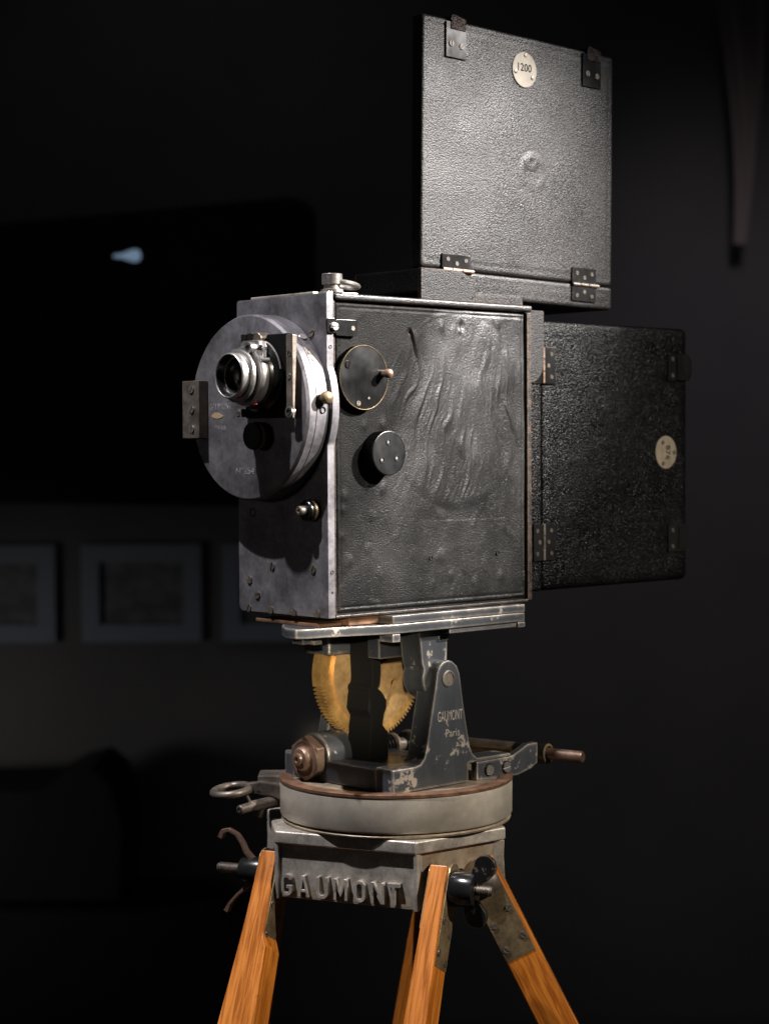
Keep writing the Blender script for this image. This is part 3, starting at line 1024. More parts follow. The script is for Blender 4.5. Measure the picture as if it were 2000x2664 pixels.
def hinge(parent, o, u, v, n, w, h0, h1, kind, pin_over=0.0):
    """leaf hinge centred on o; u along the pin, v across it"""
    bm = new()
    o, u, v, n = V(o), V(u), V(v), V(n)
    if h1 > 0:
        prism(bm, [(-w / 2, 0.0016), (w / 2, 0.0016), (w / 2, h1), (-w / 2, h1)], o, u, v, n, -0.0005, 0.0018)
    if h0 > 0:
        prism(bm, [(-w / 2, -h0), (w / 2, -h0), (w / 2, -0.0016), (-w / 2, -0.0016)], o, u, v, n, -0.0005, 0.0018)
    hg = obj("hinge", bm, BLACK_JAPAN, parent, 0.0004)
    for k in range(3):
        bm = new()
        a, b = -w / 2 + w * k / 3 + 0.0003, -w / 2 + w * (k + 1) / 3 - 0.0003
        cyl(bm, o + u * a + n * 0.0016, o + u * (b + (pin_over if k == 2 else 0)) + n * 0.0016, 0.0021, 12, 0.0004)
        obj("hinge_knuckle", bm, kind, hg)
    for s, hh in ((1, h1), (-1, h0)):
        if hh <= 0:
            continue
        for q, f in ((-0.31, 0.66), (0.0, 0.42), (0.31, 0.66)):
            screw(hg, o + u * (q * w) + v * (s * hh * f) + n * 0.0018, n, 0.0021, "dull", random.randint(0, 180))
    return hg


def number_plate(parent, o, u, v, n, r, txt, holes, tdx, tdy, th, tr=None, tu=None):
    bm = new()
    lathe(bm, [(r, -0.0005), (r, 0.0008), (r - 0.0005, 0.0012), (0, 0.0012)], o, n, 64)
    pt = obj("number_plate", bm, IVORY, parent)
    o, u, v, n = V(o), V(u), V(v), V(n)
    tr, tu = tr or u, tu or v
    text(pt, txt, o + V(u) * tdx + V(v) * tdy + V(n) * 0.0011, tr, tu, n, th, INK, 0.0003, name="number", offset=0.006)
    for a, b in holes:
        bm = new()
        lathe(bm, [(0.0024, 0), (0.0021, 0.0008), (0, 0.0011)], o + V(u) * a + V(v) * b + V(n) * 0.0012, n, 12)
        obj("rivet", bm, STEEL_WARM, pt)


# --- upright magazine on top: its own frame, leaning one degree
tl = math.radians(1.0)
TU, TV, TN = V((math.cos(tl), 0, -math.sin(tl))), V((math.sin(tl), 0, math.cos(tl))), V((0, -1, 0))
TO = V((0.1290, 0.010, 0.3105))
MW, MH, MS = 0.2830, 0.2660, 0.0215


def tp(a, b, c=0.0):
    return TO + TU * a + TV * b + TN * c


T1 = thing("film_magazine", "square black leather film magazine standing upright on top of the camera, ivory plate numbered 1200", "film magazine", tp(MW / 2, 0, -0.045), "leather film magazines on the cine camera")


def sheet(bm, x0, y0, x1, y1, thick, o, u, v, n, rc, step=0.004, edge=0.0035, amp=0.00035, seed=0, extra=None):
    """upholstered slab: front face is a grid with softened rim and slight unevenness"""
    nx_, ny_ = max(4, int((x1 - x0) / step)), max(4, int((y1 - y0) / step))
    o, u, v, n = V(o), V(u), V(v), V(n)

    def axis(a, b, k):
        es = [0, edge * 0.15, edge * 0.45, edge, edge * 1.6]
        mid = [a + edge * 1.6 + (b - a - edge * 3.2) * i / k for i in range(1, k)]
        return [a + e for e in es] + mid + [b - e for e in es[::-1]]
    xs, ys = axis(x0, x1, nx_), axis(y0, y1, ny_)
    g = []
    for y in ys:
        row = []
        for x in xs:
            ex = min(x - x0, x1 - x)
            ey = min(y - y0, y1 - y)
            d = 0.0
            for e in (ex, ey):
                if e < edge:
                    d -= edge * (1 - math.sqrt(max(0, 1 - (1 - e / edge) ** 2))) * 0.75
            d -= 0.0005 * math.exp(-((min(ex, ey) - 0.0062) / 0.0009) ** 2)
            d += amp * noise.noise((x * 22 + seed, y * 22, seed))
            if extra:
                d += extra(x, y)
            cx, cy = x, y
            if rc and ex < rc and ey < rc:            # round the corner in plan
                p_, q_ = 1 - ex / rc, 1 - ey / rc
                sx_, sy_ = (1 if x > (x0 + x1) / 2 else -1), (1 if y > (y0 + y1) / 2 else -1)
                cx = (x1 - rc if sx_ > 0 else x0 + rc) + sx_ * rc * p_ * math.sqrt(1 - q_ * q_ / 2)
                cy = (y1 - rc if sy_ > 0 else y0 + rc) + sy_ * rc * q_ * math.sqrt(1 - p_ * p_ / 2)
            row.append(bm.verts.new(o + u * cx + v * cy + n * d))
        g.append(row)
    for j in range(len(ys) - 1):
        for i in range(len(xs) - 1):
            bm.faces.new((g[j][i], g[j][i + 1], g[j + 1][i + 1], g[j + 1][i]))
    rim = [g[0][i] for i in range(len(xs))] + [g[j][-1] for j in range(1, len(ys))] + [g[-1][i] for i in range(len(xs) - 2, -1, -1)] + [g[j][0] for j in range(len(ys) - 2, 0, -1)]
    bk = [bm.verts.new(w.co - n * (thick + (w.co - o).dot(n))) for w in rim]
    for i in range(len(rim)):
        j = (i + 1) % len(rim)
        bm.faces.new((rim[i], bk[i], bk[j], rim[j]))
    bm.faces.new(bk)


def boss(x, y):
    r = math.hypot(x - 0.156, y - 0.140)
    return 0.0014 * math.exp(-((r - 0.006) / 0.0016) ** 2) + 0.0011 * math.exp(-((math.hypot(x - 0.158, y - 0.13) - 0.016) / 0.002) ** 2) * (0.5 + noise.noise((x * 60, y * 60, 0)))


bm = new()
sheet(bm, 0, MS + 0.0004, MW, MH, 0.0135, TO, TU, TV, TN, 0.003, 0.0035, 0.004, 0.0005, 3, boss)
mlid = obj("magazine_door", bm, LEATHER_TOP, T1, ang=60)
bm = new()
sheet(bm, 0, -0.0030, MW, MS - 0.0004, 0.095, TO, TU, TV, TN, 0.003, 0.0035, 0.003, 0.0004, 5)
obj("magazine_case", bm, LEATHER_TOP, T1, ang=60)
hinge(T1, tp(0.0475, MS, 0), TU, TV, TN, 0.040, 0.0, 0.0155, NUT, 0.0035)
hinge(T1, tp(0.2365, MS - 0.001, 0), TU, TV, TN, 0.0375, 0.0172, 0.0180, STEEL_WARM, 0.004)
for a, w in ((0.0445, 0.0275), (0.2455, 0.0285)):
    bm = new()
    prism(bm, [(a - w / 2, MH - 0.0375), (a + w / 2, MH - 0.0375), (a + w / 2, MH - 0.003), (a - w / 2, MH - 0.003)], TO, TU, TV, TN, -0.001, 0.0020)
    la = obj("latch_plate", bm, BLACK_JAPAN, T1, 0.0005)
    bm = new()
    prism(bm, [(a - w * 0.30, MH - 0.010), (a + w * 0.46, MH - 0.010), (a + w * 0.46, MH + 0.0018), (a + w * 0.25, MH + 0.0028), (a - w * 0.18, MH + 0.0046), (a - w * 0.30, MH + 0.0025)], TO, TU, TV, TN, -0.012, 0.0030)
    obj("latch_tongue", bm, leather("tan_strap", 0.0016, 0.0006, (0.045, 0.031, 0.025), 0.6, 0, 0, 0.2), la, 0.0008)
    screw(la, tp(a - w * 0.26, MH - 0.0240, 0.0021), TN, 0.0030, "dull", 90)
    screw(la, tp(a + w * 0.26, MH - 0.0250, 0.0021), TN, 0.0030, "dull", 40)
number_plate(T1, tp(0.1430, 0.2320, 0.0), TU, TV, TN, 0.0180, "1200", ((0.0012, 0.0148), (-0.0130, -0.0032), (0.0118, -0.0066)), 0.0, 0.0022, 0.0080)

# --- magazine at the back, lying on its hinge side
RO = V((0.2850, 0.0210, 0.0068))
RU, RV, RN = X, Z, V((0, -1, 0))
T2 = thing("film_magazine", "black leather film magazine hung at the back of the camera, ivory plate numbered 876", "film magazine", RO + V((0.13, 0.045, 0)), "leather film magazines on the cine camera")


def rp(a, b, c=0.0):
    return RO + RU * a + RV * b + RN * c


bm = new()
sheet(bm, 0.0292, 0, 0.2700, 0.2815, 0.0135, RO, RU, RV, RN, 0.007, 0.004, 0.006, 0.0006, 8, lambda x, y: 0.0006 * math.exp(-((y - 0.145 - 0.01 * math.sin(x * 60)) / 0.002) ** 2) * (0.07 < x < 0.15))
rl = obj("magazine_door", bm, LEATHER_REAR, T2, ang=60)
bm = new()
sheet(bm, 0.0, 0, 0.0284, 0.2815, 0.095, RO, RU, RV, RN, 0.003, 0.004, 0.003, 0.0004, 9)
obj("magazine_case", bm, LEATHER_REAR, T2, ang=60)
hinge(T2, rp(0.0288, 0.0510), RV, -RU, RN, 0.0385, 0.0175, 0.0150, STEEL_WARM)
hinge(T2, rp(0.0288, 0.2350), RV, -RU, RN, 0.0380, 0.0190, 0.0150, NUT)
for zc, ov in ((0.2380, 0.0), (0.0470, 0.0)):
    bm = new()
    hh = 0.0150
    prism(bm, [(0.2340, zc - hh), (0.2340, zc + hh), (0.268, zc + hh), (0.268, zc - hh)], RO, RU, RV, RN, -0.004, 0.0018)
    la = obj("latch_plate", bm, BLACK_JAPAN, T2, 0.0005)
    bm = new()
    if zc > 0.1:
        prism(bm, [(0.2480, zc - hh * 0.95), (0.2480, zc + hh * 0.95), (0.268, zc + hh)] + [(0.2710 + 0.0035 * math.cos(a), zc + hh * 0.8 * math.sin(a)) for a in (1.2, 0.6, 0, -0.6, -1.2)] + [(0.268, zc - hh)], RO, RU, RV, RN, -0.010, 0.0035)
    else:
        prism(bm, [(0.2520, zc - hh * 0.8), (0.2520, zc + hh * 0.8), (0.2690, zc + hh * 0.8), (0.2690, zc - hh * 0.8)], RO, RU, RV, RN, -0.006, 0.0030)
    obj("latch_tongue", bm, BLACK_JAPAN, la, 0.0008)
    for s in (-0.6, 0.62):
        screw(la, rp(0.2412, zc + s * hh, 0.0019), RN, 0.0024, "dark", 60)
number_plate(T2, rp(0.2310, 0.1432), RU, RV, RN, 0.0183, "876", ((-0.0060, 0.0112), (0.0140, 0.0), (-0.0060, -0.0122)), 0.0030, 0.0, 0.0078, V((0, 0, -1)), V((1, 0, 0)))

# ================================================================== GEARED TILT HEAD
HB = (0.145, 0.066, -0.2065)
H = thing("geared_mount", "geared head in chipped black enamel with a brass toothed wheel, under the camera", "camera mount", HB)
# platform: plate, forward tongue, side rail
bm = new()
prism(bm, [(0.0690, -0.0120), (0.2512, -0.0120), (0.2512, 0.1300), (0.0690, 0.1300), (0.0300, 0.1000), (-0.010, 0.0560), (-0.0240, 0.0330), (-0.0250, 0.0180), (-0.0150, 0.0120), (0.0050, 0.0100)], (0, 0, 0), X, Y, Z, -0.0186, -0.0095)
pf = obj("platform", bm, ENAMEL_WORN, H, 0.0012)
bm = new()
box(bm, (0.0690, -0.0126, -0.0092), (0.2508, 0.1290, -0.0012))
obj("platform_slide", bm, ENAMEL_WORN, pf, 0.0010)
bm = new()
box(bm, (0.0300, 0.0060, -0.0090), (0.0685, 0.1200, -0.0002))
obj("copper_spacer", bm, COPPER, pf, 0.0008)
bm = new()
box(bm, (0.0020, 0.0150, -0.0094), (0.0290, 0.1100, -0.0060))
obj("spacer_shim", bm, COPPER, pf, 0.0008)
bm = new()
box(bm, (0.1465, -0.0095, -0.0238), (0.2470, 0.0000, -0.0188))
box(bm, (0.2412, -0.0122, -0.0244), (0.2516, 0.1200, -0.0188))
obj("platform_rail", bm, ENAMEL_WORN, pf, 0.0010)
bm = new()
box(bm, (0.0690, -0.0122, -0.0266), (0.0790, 0.0060, -0.0188))
obj("platform_toe", bm, ENAMEL_WORN, pf, 0.0008)
bm = new()
box(bm, (-0.0060, 0.0300, -0.0260), (0.0060, 0.0460, -0.0188))
box(bm, (0.0060, 0.0280, -0.0270), (0.0160, 0.0460, -0.0230))
obj("tongue_catch", bm, ENAMEL_WORN, pf, 0.0008)
# toe block that carries the sector
bm = new()
prism(bm, [(0.0765, -0.0188), (0.0765, -0.0475), (0.1150, -0.0475), (0.1135, -0.0400), (0.1090, -0.0188)], (0, 0, 0), X, Z, Y, 0.0880, 0.1280)
obj("sector_block", bm, ENAMEL_WORN, H, 0.003, 3)
# trunnion arms
for y0, y1 in ((0.0005, 0.0290), (0.1090, 0.1300)):
    bm = new()
    prism(bm, [(0.1145, -0.0188), (0.1590, -0.0188), (0.1572, -0.0285), (0.1540, -0.0320), (0.1530, -0.0520)] + arc(0.1425, -0.0667, 0.0225, 25, -205, 12) + [(0.1195, -0.0520), (0.1172, -0.0310)], (0, 0, 0), X, Z, Y, y0, y1)
    ar = obj("trunnion_arm", bm, ENAMEL_WORN, H, 0.0012)
# brass sector wheel
GC = V((0.1450, 0.1050, -0.0690))
R0, NT = 0.0690, 104
bm = new()
prof = []
for i in range(NT * 4):
    a = 2 * math.pi * i / (NT * 4)
    deg = math.degrees(a)
    k = i % 4
    toothed = 186 < deg < 354
    rr = R0 - (0.0034 if toothed and k in (2, 3) else 0.0)
    prof.append((rr * math.cos(a), rr * math.sin(a)))
half = [p for p in prof if p[1] <= 0.0405]


def ring_sector(bm, r_in, outer, y0, y1, a0, a1):
    """annular sector in the XZ plane; outer: list of (angle_deg, r)"""
    A = []
    for deg, ro in outer:
        a = math.radians(deg)
        A.append([bm.verts.new(GC + V((rr * math.cos(a), yy, rr * math.sin(a)))) for rr, yy in ((r_in, y0), (ro, y0), (ro, y1), (r_in, y1))])
    for P, Q in zip(A, A[1:]):
        for k in range(4):
            l = (k + 1) % 4
            bm.faces.new((P[k], P[l], Q[l], Q[k]))
    bm.faces.new(A[0][::-1])
    bm.faces.new(A[-1])


outer = []
pitch = 360 / NT
a = 150.0
while a < 390:
    th = 185 < a < 356
    for f, dd in ((0.0, 0.0), (0.30, 0.0), (0.55, 1.0), (0.85, 1.0)):
        outer.append((a + f * pitch, R0 - (0.0036 * dd if th else 0.0)))
    a += pitch
ring_sector(bm, 0.0500, outer, -0.0045, 0.0085, 150, 390)
gw = obj("sector_wheel", bm, BRASS, H, ang=30)
bm = new()
ring_sector(bm, 0.0420, [(150 + 2 * i, 0.0505) for i in range(121)], -0.0030, 0.0070, 150, 390)
obj("sector_web", bm, BRASS, gw, ang=30)
bm = new()
lathe(bm, [(0.012, 0.0072), (0.0422, 0.0072), (0.0422, 0.0095), (0.012, 0.0095)], GC, Y, 64)
obj("shade_backing", bm, BLACK, gw)  # black disc added behind the slot to give it shade
sp_out = arc(0, 0, 0.0545, 150, 390, 72) + arc(0, 0, 0.0105, 390, 150, 16)
sp_slot = arc(0.0275, -0.0150, 0.0048, 20, 200, 8) + arc(0.0165, -0.0345, 0.0034, 200, 380, 8)
plate_holes("sector_face", sp_out, [sp_slot], GC, X, Z, -Y, 0.0020, 0.0080, BRASS_PALE, gw)
# hub block of the tilt spindle hanging in front of the wheel
bm = new()
prism(bm, [(0.0930, -0.0190), (0.1290, -0.0190), (0.1290, -0.0480), (0.0930, -0.0480)], (0, 0, 0), X, Z, Y, 0.0330, 0.0500)
hb_ = obj("spindle_block", bm, ENAMEL, H, 0.002)
hole(hb_, (0.0928, 0.0420, -0.0400), -X, 0.0024)
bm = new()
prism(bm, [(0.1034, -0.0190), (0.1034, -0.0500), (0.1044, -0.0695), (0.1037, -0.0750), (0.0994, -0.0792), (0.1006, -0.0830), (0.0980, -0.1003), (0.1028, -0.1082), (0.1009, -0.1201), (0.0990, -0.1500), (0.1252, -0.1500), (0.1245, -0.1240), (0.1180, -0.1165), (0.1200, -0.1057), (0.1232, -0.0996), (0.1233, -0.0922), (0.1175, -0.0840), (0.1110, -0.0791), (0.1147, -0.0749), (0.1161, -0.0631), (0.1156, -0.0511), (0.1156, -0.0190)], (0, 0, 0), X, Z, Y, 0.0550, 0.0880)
obj("shade_column", bm, BLACK, H, 0.0015, 2)  # black column added to stand in for the shade across the wheel

# cradle: base block and two cheeks
YB = -0.012
cheek = [(0.0685, -0.1712), (0.0685, -0.1478), (0.0985, -0.1478), (0.1050, -0.1462), (0.1102, -0.1405), (0.1130, -0.1310), (0.1188, -0.1032), (0.1254, -0.0729), (0.1275, -0.0600), (0.1305, -0.0545), (0.1350, -0.0508), (0.1418, -0.0490), (0.1485, -0.0505), (0.1540, -0.0550), (0.1582, -0.0626), (0.1630, -0.0921), (0.1678, -0.1162), (0.1721, -0.1364), (0.1760, -0.1440), (0.1820, -0.1490), (0.2300, -0.1495), (0.2300, -0.1530), (0.1698, -0.1530), (0.1698, -0.1712)]
bm = new()
prism(bm, cheek, (0, 0, 0), X, Z, Y, YB, 0.0135)
ck = obj("cradle_cheek", bm, ENAMEL_WORN, H, 0.0014)
bm = new()
lathe(bm, [(0.0082, -0.001), (0.0082, 0.0008), (0.0068, 0.0012), (0.0064, 0.0005), (0, 0.0005)], (0.1423, YB, -0.0668), -Y, 32)
obj("pivot_pin", bm, STEEL_WARM, ck)
hole(ck, (0.1268, 0.0050, -0.0690), V((-1, 0, 0.15)), 0.0016, mat=IVORY)
text(ck, "GAUMONT", (0.1442, YB - 0.0002, -0.1030), X, Z, -Y, 0.0100, WORN_TEXT, 0.0003, width=0.0335)
text(ck, "Paris", (0.1478, YB - 0.0002, -0.1200), X, Z, -Y, 0.0076, WORN_TEXT, 0.0003, width=0.0190)
bm = new()
prism(bm, [(p[0], p[1]) for p in cheek[:20]] + [(0.1820, -0.1712)], (0, 0, 0), X, Z, Y, 0.1330, 0.1480)
obj("cradle_cheek", bm, ENAMEL_WORN, H, 0.0014)
bm = new()
box(bm, (0.0687, 0.0137, -0.1711), (0.1690, 0.1328, -0.1500))
cb = obj("cradle_base", bm, ENAMEL, H, 0.0012)
bm = new()
box(bm, (0.0690, 0.1360, -0.1560), (0.0760, 0.1478, -0.1465))
obj("base_horn", bm, ENAMEL_WORN, cb, 0.0008)
# worm shaft, its housings and the big hexagonal nut
WY, WZ = 0.1050, -0.1490
bm = new()
lathe(bm, [(0, -0.001), (0.0235, 0), (0.0245, 0.001), (0.0245, 0.0350), (0.0235, 0.036), (0, 0.036)], (0.0690, WY, WZ), X, 48)
bo = obj("shaft_housing", bm, ENAMEL_WORN, H)
bm = new()
prism(bm, [(0.0228 * math.cos(math.radians(60 * i + 88)), 0.0228 * math.sin(math.radians(60 * i + 88))) for i in range(6)], (0.0690, WY, WZ), Y, Z, -X, 0.0008, 0.0110)
nt = obj("hexagon_nut", bm, NUT, H, 0.0012)
bm = new()
lathe(bm, [(0.0195, 0.0105), (0.0195, 0.0116), (0.0172, 0.0119), (0.0160, 0.0112), (0.0125, 0.0112), (0.0120, 0.0150), (0.0100, 0.0175), (0.0062, 0.0180), (0.0058, 0.0210), (0.0030, 0.0216), (0.0022, 0.0190), (0, 0.0190)], (0.0690, WY, WZ), -X, 40)
obj("nut_boss", bm, NUT, nt)
bm = new()
prof = [(0, 0)]
for i in range(7):
    h = 0.0015 + i * 0.0042
    prof += [(0.0085, h), (0.0120, h + 0.0010), (0.0120, h + 0.0022), (0.0085, h + 0.0032)]
prof += [(0.0085, 0.0315), (0, 0.0315)]
lathe(bm, prof, (0.1440, WY, WZ), X, 32)
wm = obj("worm", bm, BLACK_KNOB, H)
for x, r, w, m_ in ((0.1755, 0.0130, 0.0030, STEEL_WARM), (0.1785, 0.0066, 0.0140, STEEL), (0.1925, 0.0120, 0.0050, BLACK_KNOB), (0.1975, 0.0140, 0.0030, STEEL_WARM)):
    bm = new()
    cyl(bm, (x, WY, WZ), (x + w, WY, WZ), r, 32, 0.0006)
    obj("shaft_collar", bm, m_, wm)
bm = new()
cyl(bm, (0.1040, WY, WZ), (0.1445, WY, WZ), 0.0058, 20)
obj("worm_shaft", bm, BLACK, wm)
# crank bracket, sleeve and rod
bm = new()
prism(bm, [(0.1815, -0.1715), (0.1815, -0.1532), (0.2290, -0.1532), (0.2350, -0.1520), (0.2560, -0.1435), (0.2700, -0.1435), (0.2700, -0.1640), (0.2600, -0.1690), (0.2400, -0.1735), (0.2320, -0.1730)], (0, 0, 0), X, Z, Y, -0.0115, -0.0035)
kb = obj("crank_bracket", bm, ENAMEL_WORN, H, 0.0009)
for x, z, a in ((0.1985, -0.1628, 55), (0.2235, -0.1630, 10)):
    bm = new()
    lathe(bm, [(0.0062, -0.001), (0.0065, 0.0002), (0.0056, 0.0006), (0, 0.0004)], (x, -0.0115, z), -Y, 28)
    obj("screw_recess", bm, BLACK, kb)
    screw(kb, (x, -0.0122, z), -Y, 0.0052, "steel", a)
CD = V((0.22, -0.975, 0.0)).normalized()
CS = V((0.2790, -0.006, -0.1560))
bm = new()
lathe(bm, [(0.0058, 0.0095), (0.0060, 0.0100), (0.0098, 0.0100), (0.0102, 0.0092), (0.0102, -0.026), (0.0, -0.026)], CS, CD, 32)
sl = obj("crank_sleeve", bm, BLACK_JAPAN, H)
bm = new()
lathe(bm, [(0.0082, 0.0092), (0.0082, 0.0106), (0.0100, 0.0106), (0.0104, 0.0096)], CS, CD, 32)
obj("sleeve_lip", bm, BRASS_OLD, sl)
bm = new()
cyl(bm, CS - CD * 0.02, CS + CD * 0.0500, 0.0060, 24, 0.0012)
obj("crank_rod", bm, metal_mat("brown_rod", (0.17, 0.105, 0.07), 0.42, 0.6, 0.5, 70, dark=(0.06, 0.04, 0.028)), sl)
bm = new()
cyl(bm, CS - CD * 0.026, CS - CD * 0.150, 0.0088, 24, 0.001)
obj("drive_tube", bm, STEEL_WARM, sl)
# turntable ring with copper edge
RC = V((0.1462, 0.0673, 0))
bm = new()
lathe(bm, [(0, -0.2080), (0.1140, -0.2080), (0.1155, -0.2070), (0.1162, -0.2055), (0.1165, -0.1765), (0.1160, -0.1738), (0, -0.1738)], RC, Z, 128)
tt = obj("turntable", bm, STEEL_RING, H, ang=28)
bm = new()
lathe(bm, [(0.1040, -0.1737), (0.1164, -0.1737), (0.1170, -0.1732), (0.1170, -0.1706), (0.1158, -0.1698), (0.1045, -0.1698), (0.1040, -0.1703)], RC, Z, 128)
obj("copper_edge", bm, COPPER, tt)
bm = new()
lathe(bm, [(0, -0.1718), (0.1042, -0.1718), (0.1042, -0.1730), (0, -0.1730)], RC, Z, 96)
obj("turntable_top", bm, BRONZE, tt)
# pan lock at the far left: block, eye lever, bolt and claw
bm = new()
box(bm, (0.030, 0.1660, -0.1900), (0.078, 0.2000, -0.1735))
pl_ = obj("lock_block", bm, STEEL_WARM, H, 0.0012)
LFU, LFN = rt, -fh                                   # lateral and towards-the-viewer directions at the lock


def lk(s, z, n=0.0):
    return RC + LFU * s + Z * z + LFN * n


bm = new()
prism(bm, [(-0.1384, -0.1860), (-0.1384, -0.1705), (-0.070, -0.1705), (-0.070, -0.1860)], RC, LFU, Z, LFN, -0.030, 0.006)
bpy.data.objects.remove(pl_)
pl_ = obj("lock_block", bm, STEEL_WARM, H, 0.0014)
bm = new()
prism(bm, [(-0.150, -0.1860), (-0.150, -0.1770), (-0.135, -0.1752), (-0.118, -0.1772), (-0.105, -0.1850), (-0.100, -0.1960), (-0.1005, -0.2080), (-0.106, -0.2205), (-0.112, -0.2210), (-0.1135, -0.2100), (-0.113, -0.1990), (-0.117, -0.1930), (-0.126, -0.1895)], RC, LFU, Z, LFN, 0.004, 0.014)
obj("lock_claw", bm, STEEL_WARM, pl_, 0.0016)
hole(pl_, lk(-0.137, -0.1850, 0.014), LFN, 0.0014)
bm = new()
ring = []
for i in range(40):
    a = 2 * math.pi * i / 40
    ring.append(lk(-0.1640 + 0.0180 * math.cos(a), -0.1835 + 0.0020 * math.cos(a) - 0.0005, 0.0100 + 0.0260 * math.sin(a)))
tube(bm, ring, 0.0040, 12, True)
obj("lever_eye", bm, STEEL_WARM, pl_)
bm = new()
cyl(bm, lk(-0.1200, -0.1950, 0.006), lk(-0.1440, -0.1965, 0.030), 0.0052, 20, 0.0006)
cyl(bm, lk(-0.1420, -0.1964, 0.028), lk(-0.1540, -0.1978, 0.042), 0.0046, 20, 0.0006)
lb2 = obj("lock_bolt", bm, STEEL_WARM, pl_)
hole(pl_, lk(-0.1540, -0.1978, 0.042), lk(-0.1540, -0.1978, 0.042) - lk(-0.1420, -0.1964, 0.028), 0.0022)
bm = new()
cyl(bm, lk(-0.1430, -0.1960, 0.028), lk(-0.1475, -0.1862, 0.029), 0.0017, 10)
obj("bolt_pin", bm, STEEL_WARM, pl_)
bm = new()
box(bm, (0, 0, 0), (0.001, 0.001, 0.001))
bm.free()
bm = new()
cyl(bm, lk(-0.133, -0.1950, 0.010), lk(-0.138, -0.2110, 0.012), 0.0045, 14, 0.001)
obj("lock_stub", bm, STEEL_WARM, pl_)

# ================================================================== TRIPOD
n1 = V((-0.909236, -0.416281, 0))
t1 = V((n1.y, -n1.x, 0))
TC = V((0.145, 0.066, 0)) + t1 * 0.010
T = thing("tripod", "orange varnished wooden tripod with a lettered grey metal crown and black wing nuts", "tripod", (TC.x, TC.y, FLOOR_Z))


def rot(v, deg):
    return Matrix.Rotation(math.radians(deg), 3, 'Z') @ v


def hexpoly(da, half):
    out = []
    for k in (0, 120, 240):
        n_, t_ = rot(n1, k), rot(t1, k)
        for s in (1, -1):
            p = n_ * da + t_ * (half * s)
            out.append((p.x, p.y))
    # order around the centre
    return sorted(out, key=lambda p: math.atan2(p[1], p[0]))


def loft(bm, polys):
    """polys: list of (pts, z)"""
    R = [[bm.verts.new(TC + V((p[0], p[1], z))) for p in pts] for pts, z in polys]
    k = len(R[0])
    bm.faces.new(R[0][::-1])
    bm.faces.new(R[-1])
    for A, B in zip(R, R[1:]):
        for i in range(k):
            bm.faces.new((A[i], A[(i + 1) % k], B[(i + 1) % k], B[i]))




def cast_letter(parent, ch, o, r, u, n, w, h, d0, d1):
    """plain cast capitals built from outlines, drafted so that the face is a little smaller than the foot"""
    k = 0.26 if ch not in "MN" else 0.20
    q = k * w / h                                     # stroke in units of height
    def ov(x0, y0, x1, y1, a0, a1, m=12):
        return [((x0 + x1) / 2 + (x1 - x0) / 2 * math.cos(math.radians(a0 + (a1 - a0) * i / m)), (y0 + y1) / 2 + (y1 - y0) / 2 * math.sin(math.radians(a0 + (a1 - a0) * i / m))) for i in range(m + 1)]
    R = 0.5 * w / h * 2                               # cap radius, in height units, on the y axis
    holes = []
    if ch == 'O':
        out = ov(0, 1 - R, 1, 1, 0, 180) + ov(0, 0, 1, R, 180, 360)
        holes = [ov(k, 1 - R + q, 1 - k, 1 - q, 0, 180) + ov(k, q, 1 - k, R - q, 180, 360)]
    elif ch == 'U':
        out = [(0, 1)] + ov(0, 0, 1, R, 180, 360) + [(1, 1), (1 - k, 1)] + ov(k, q, 1 - k, R - q, 360, 180) + [(k, 1)]
    elif ch == 'G':
        out = ov(0, 1 - R, 1, 1, 12, 180) + ov(0, 0, 1, R, 180, 360) + [(1, 0.50), (0.48, 0.50), (0.48, 0.50 - q), (1 - k, 0.50 - q)] + ov(k, q, 1 - k, R - q, 360, 180) + ov(k, 1 - R + q, 1 - k, 1 - q, 180, 12)
    elif ch == 'A':
        out = [(0, 0), (0.36, 1), (0.64, 1), (1, 0), (1 - k, 0), (0.70, 0.22), (0.30, 0.22), (k, 0)]
        holes = [[(0.36, 0.36), (0.64, 0.36), (0.5, 0.80)]]
    elif ch == 'M':
        out = [(0, 0), (0, 1), (k * 1.2, 1), (0.5, 0.44), (1 - k * 1.2, 1), (1, 1), (1, 0), (1 - k, 0), (1 - k, 0.64), (0.5, 0.14), (k, 0.64), (k, 0)]
    elif ch == 'N':
        out = [(0, 0), (0, 1), (k * 1.25, 1), (1 - k, 0.38), (1 - k, 1), (1, 1), (1, 0), (1 - k * 1.25, 0), (k, 0.62), (k, 0)]
    else:
        out = [(0.5 - k * 0.5, 0), (0.5 - k * 0.5, 1 - q), (0, 1 - q), (0, 1), (1, 1), (1, 1 - q), (0.5 + k * 0.5, 1 - q), (0.5 + k * 0.5, 0)]
    f = lambda P: [((p[0] - 0.5) * w, (p[1] - 0.5) * h) for p in P]
    ob = plate_holes("cast_letter", f(out), [f(H_) for H_ in holes], o, r, u, n, d0, d1, ALU_CAST, parent)
    bv = ob.modifiers.new("soft_edges", 'BEVEL')
    bv.width, bv.segments, bv.limit_method, bv.angle_limit, bv.harden_normals = 0.0005, 2, 'ANGLE', math.radians(50), True
    return ob


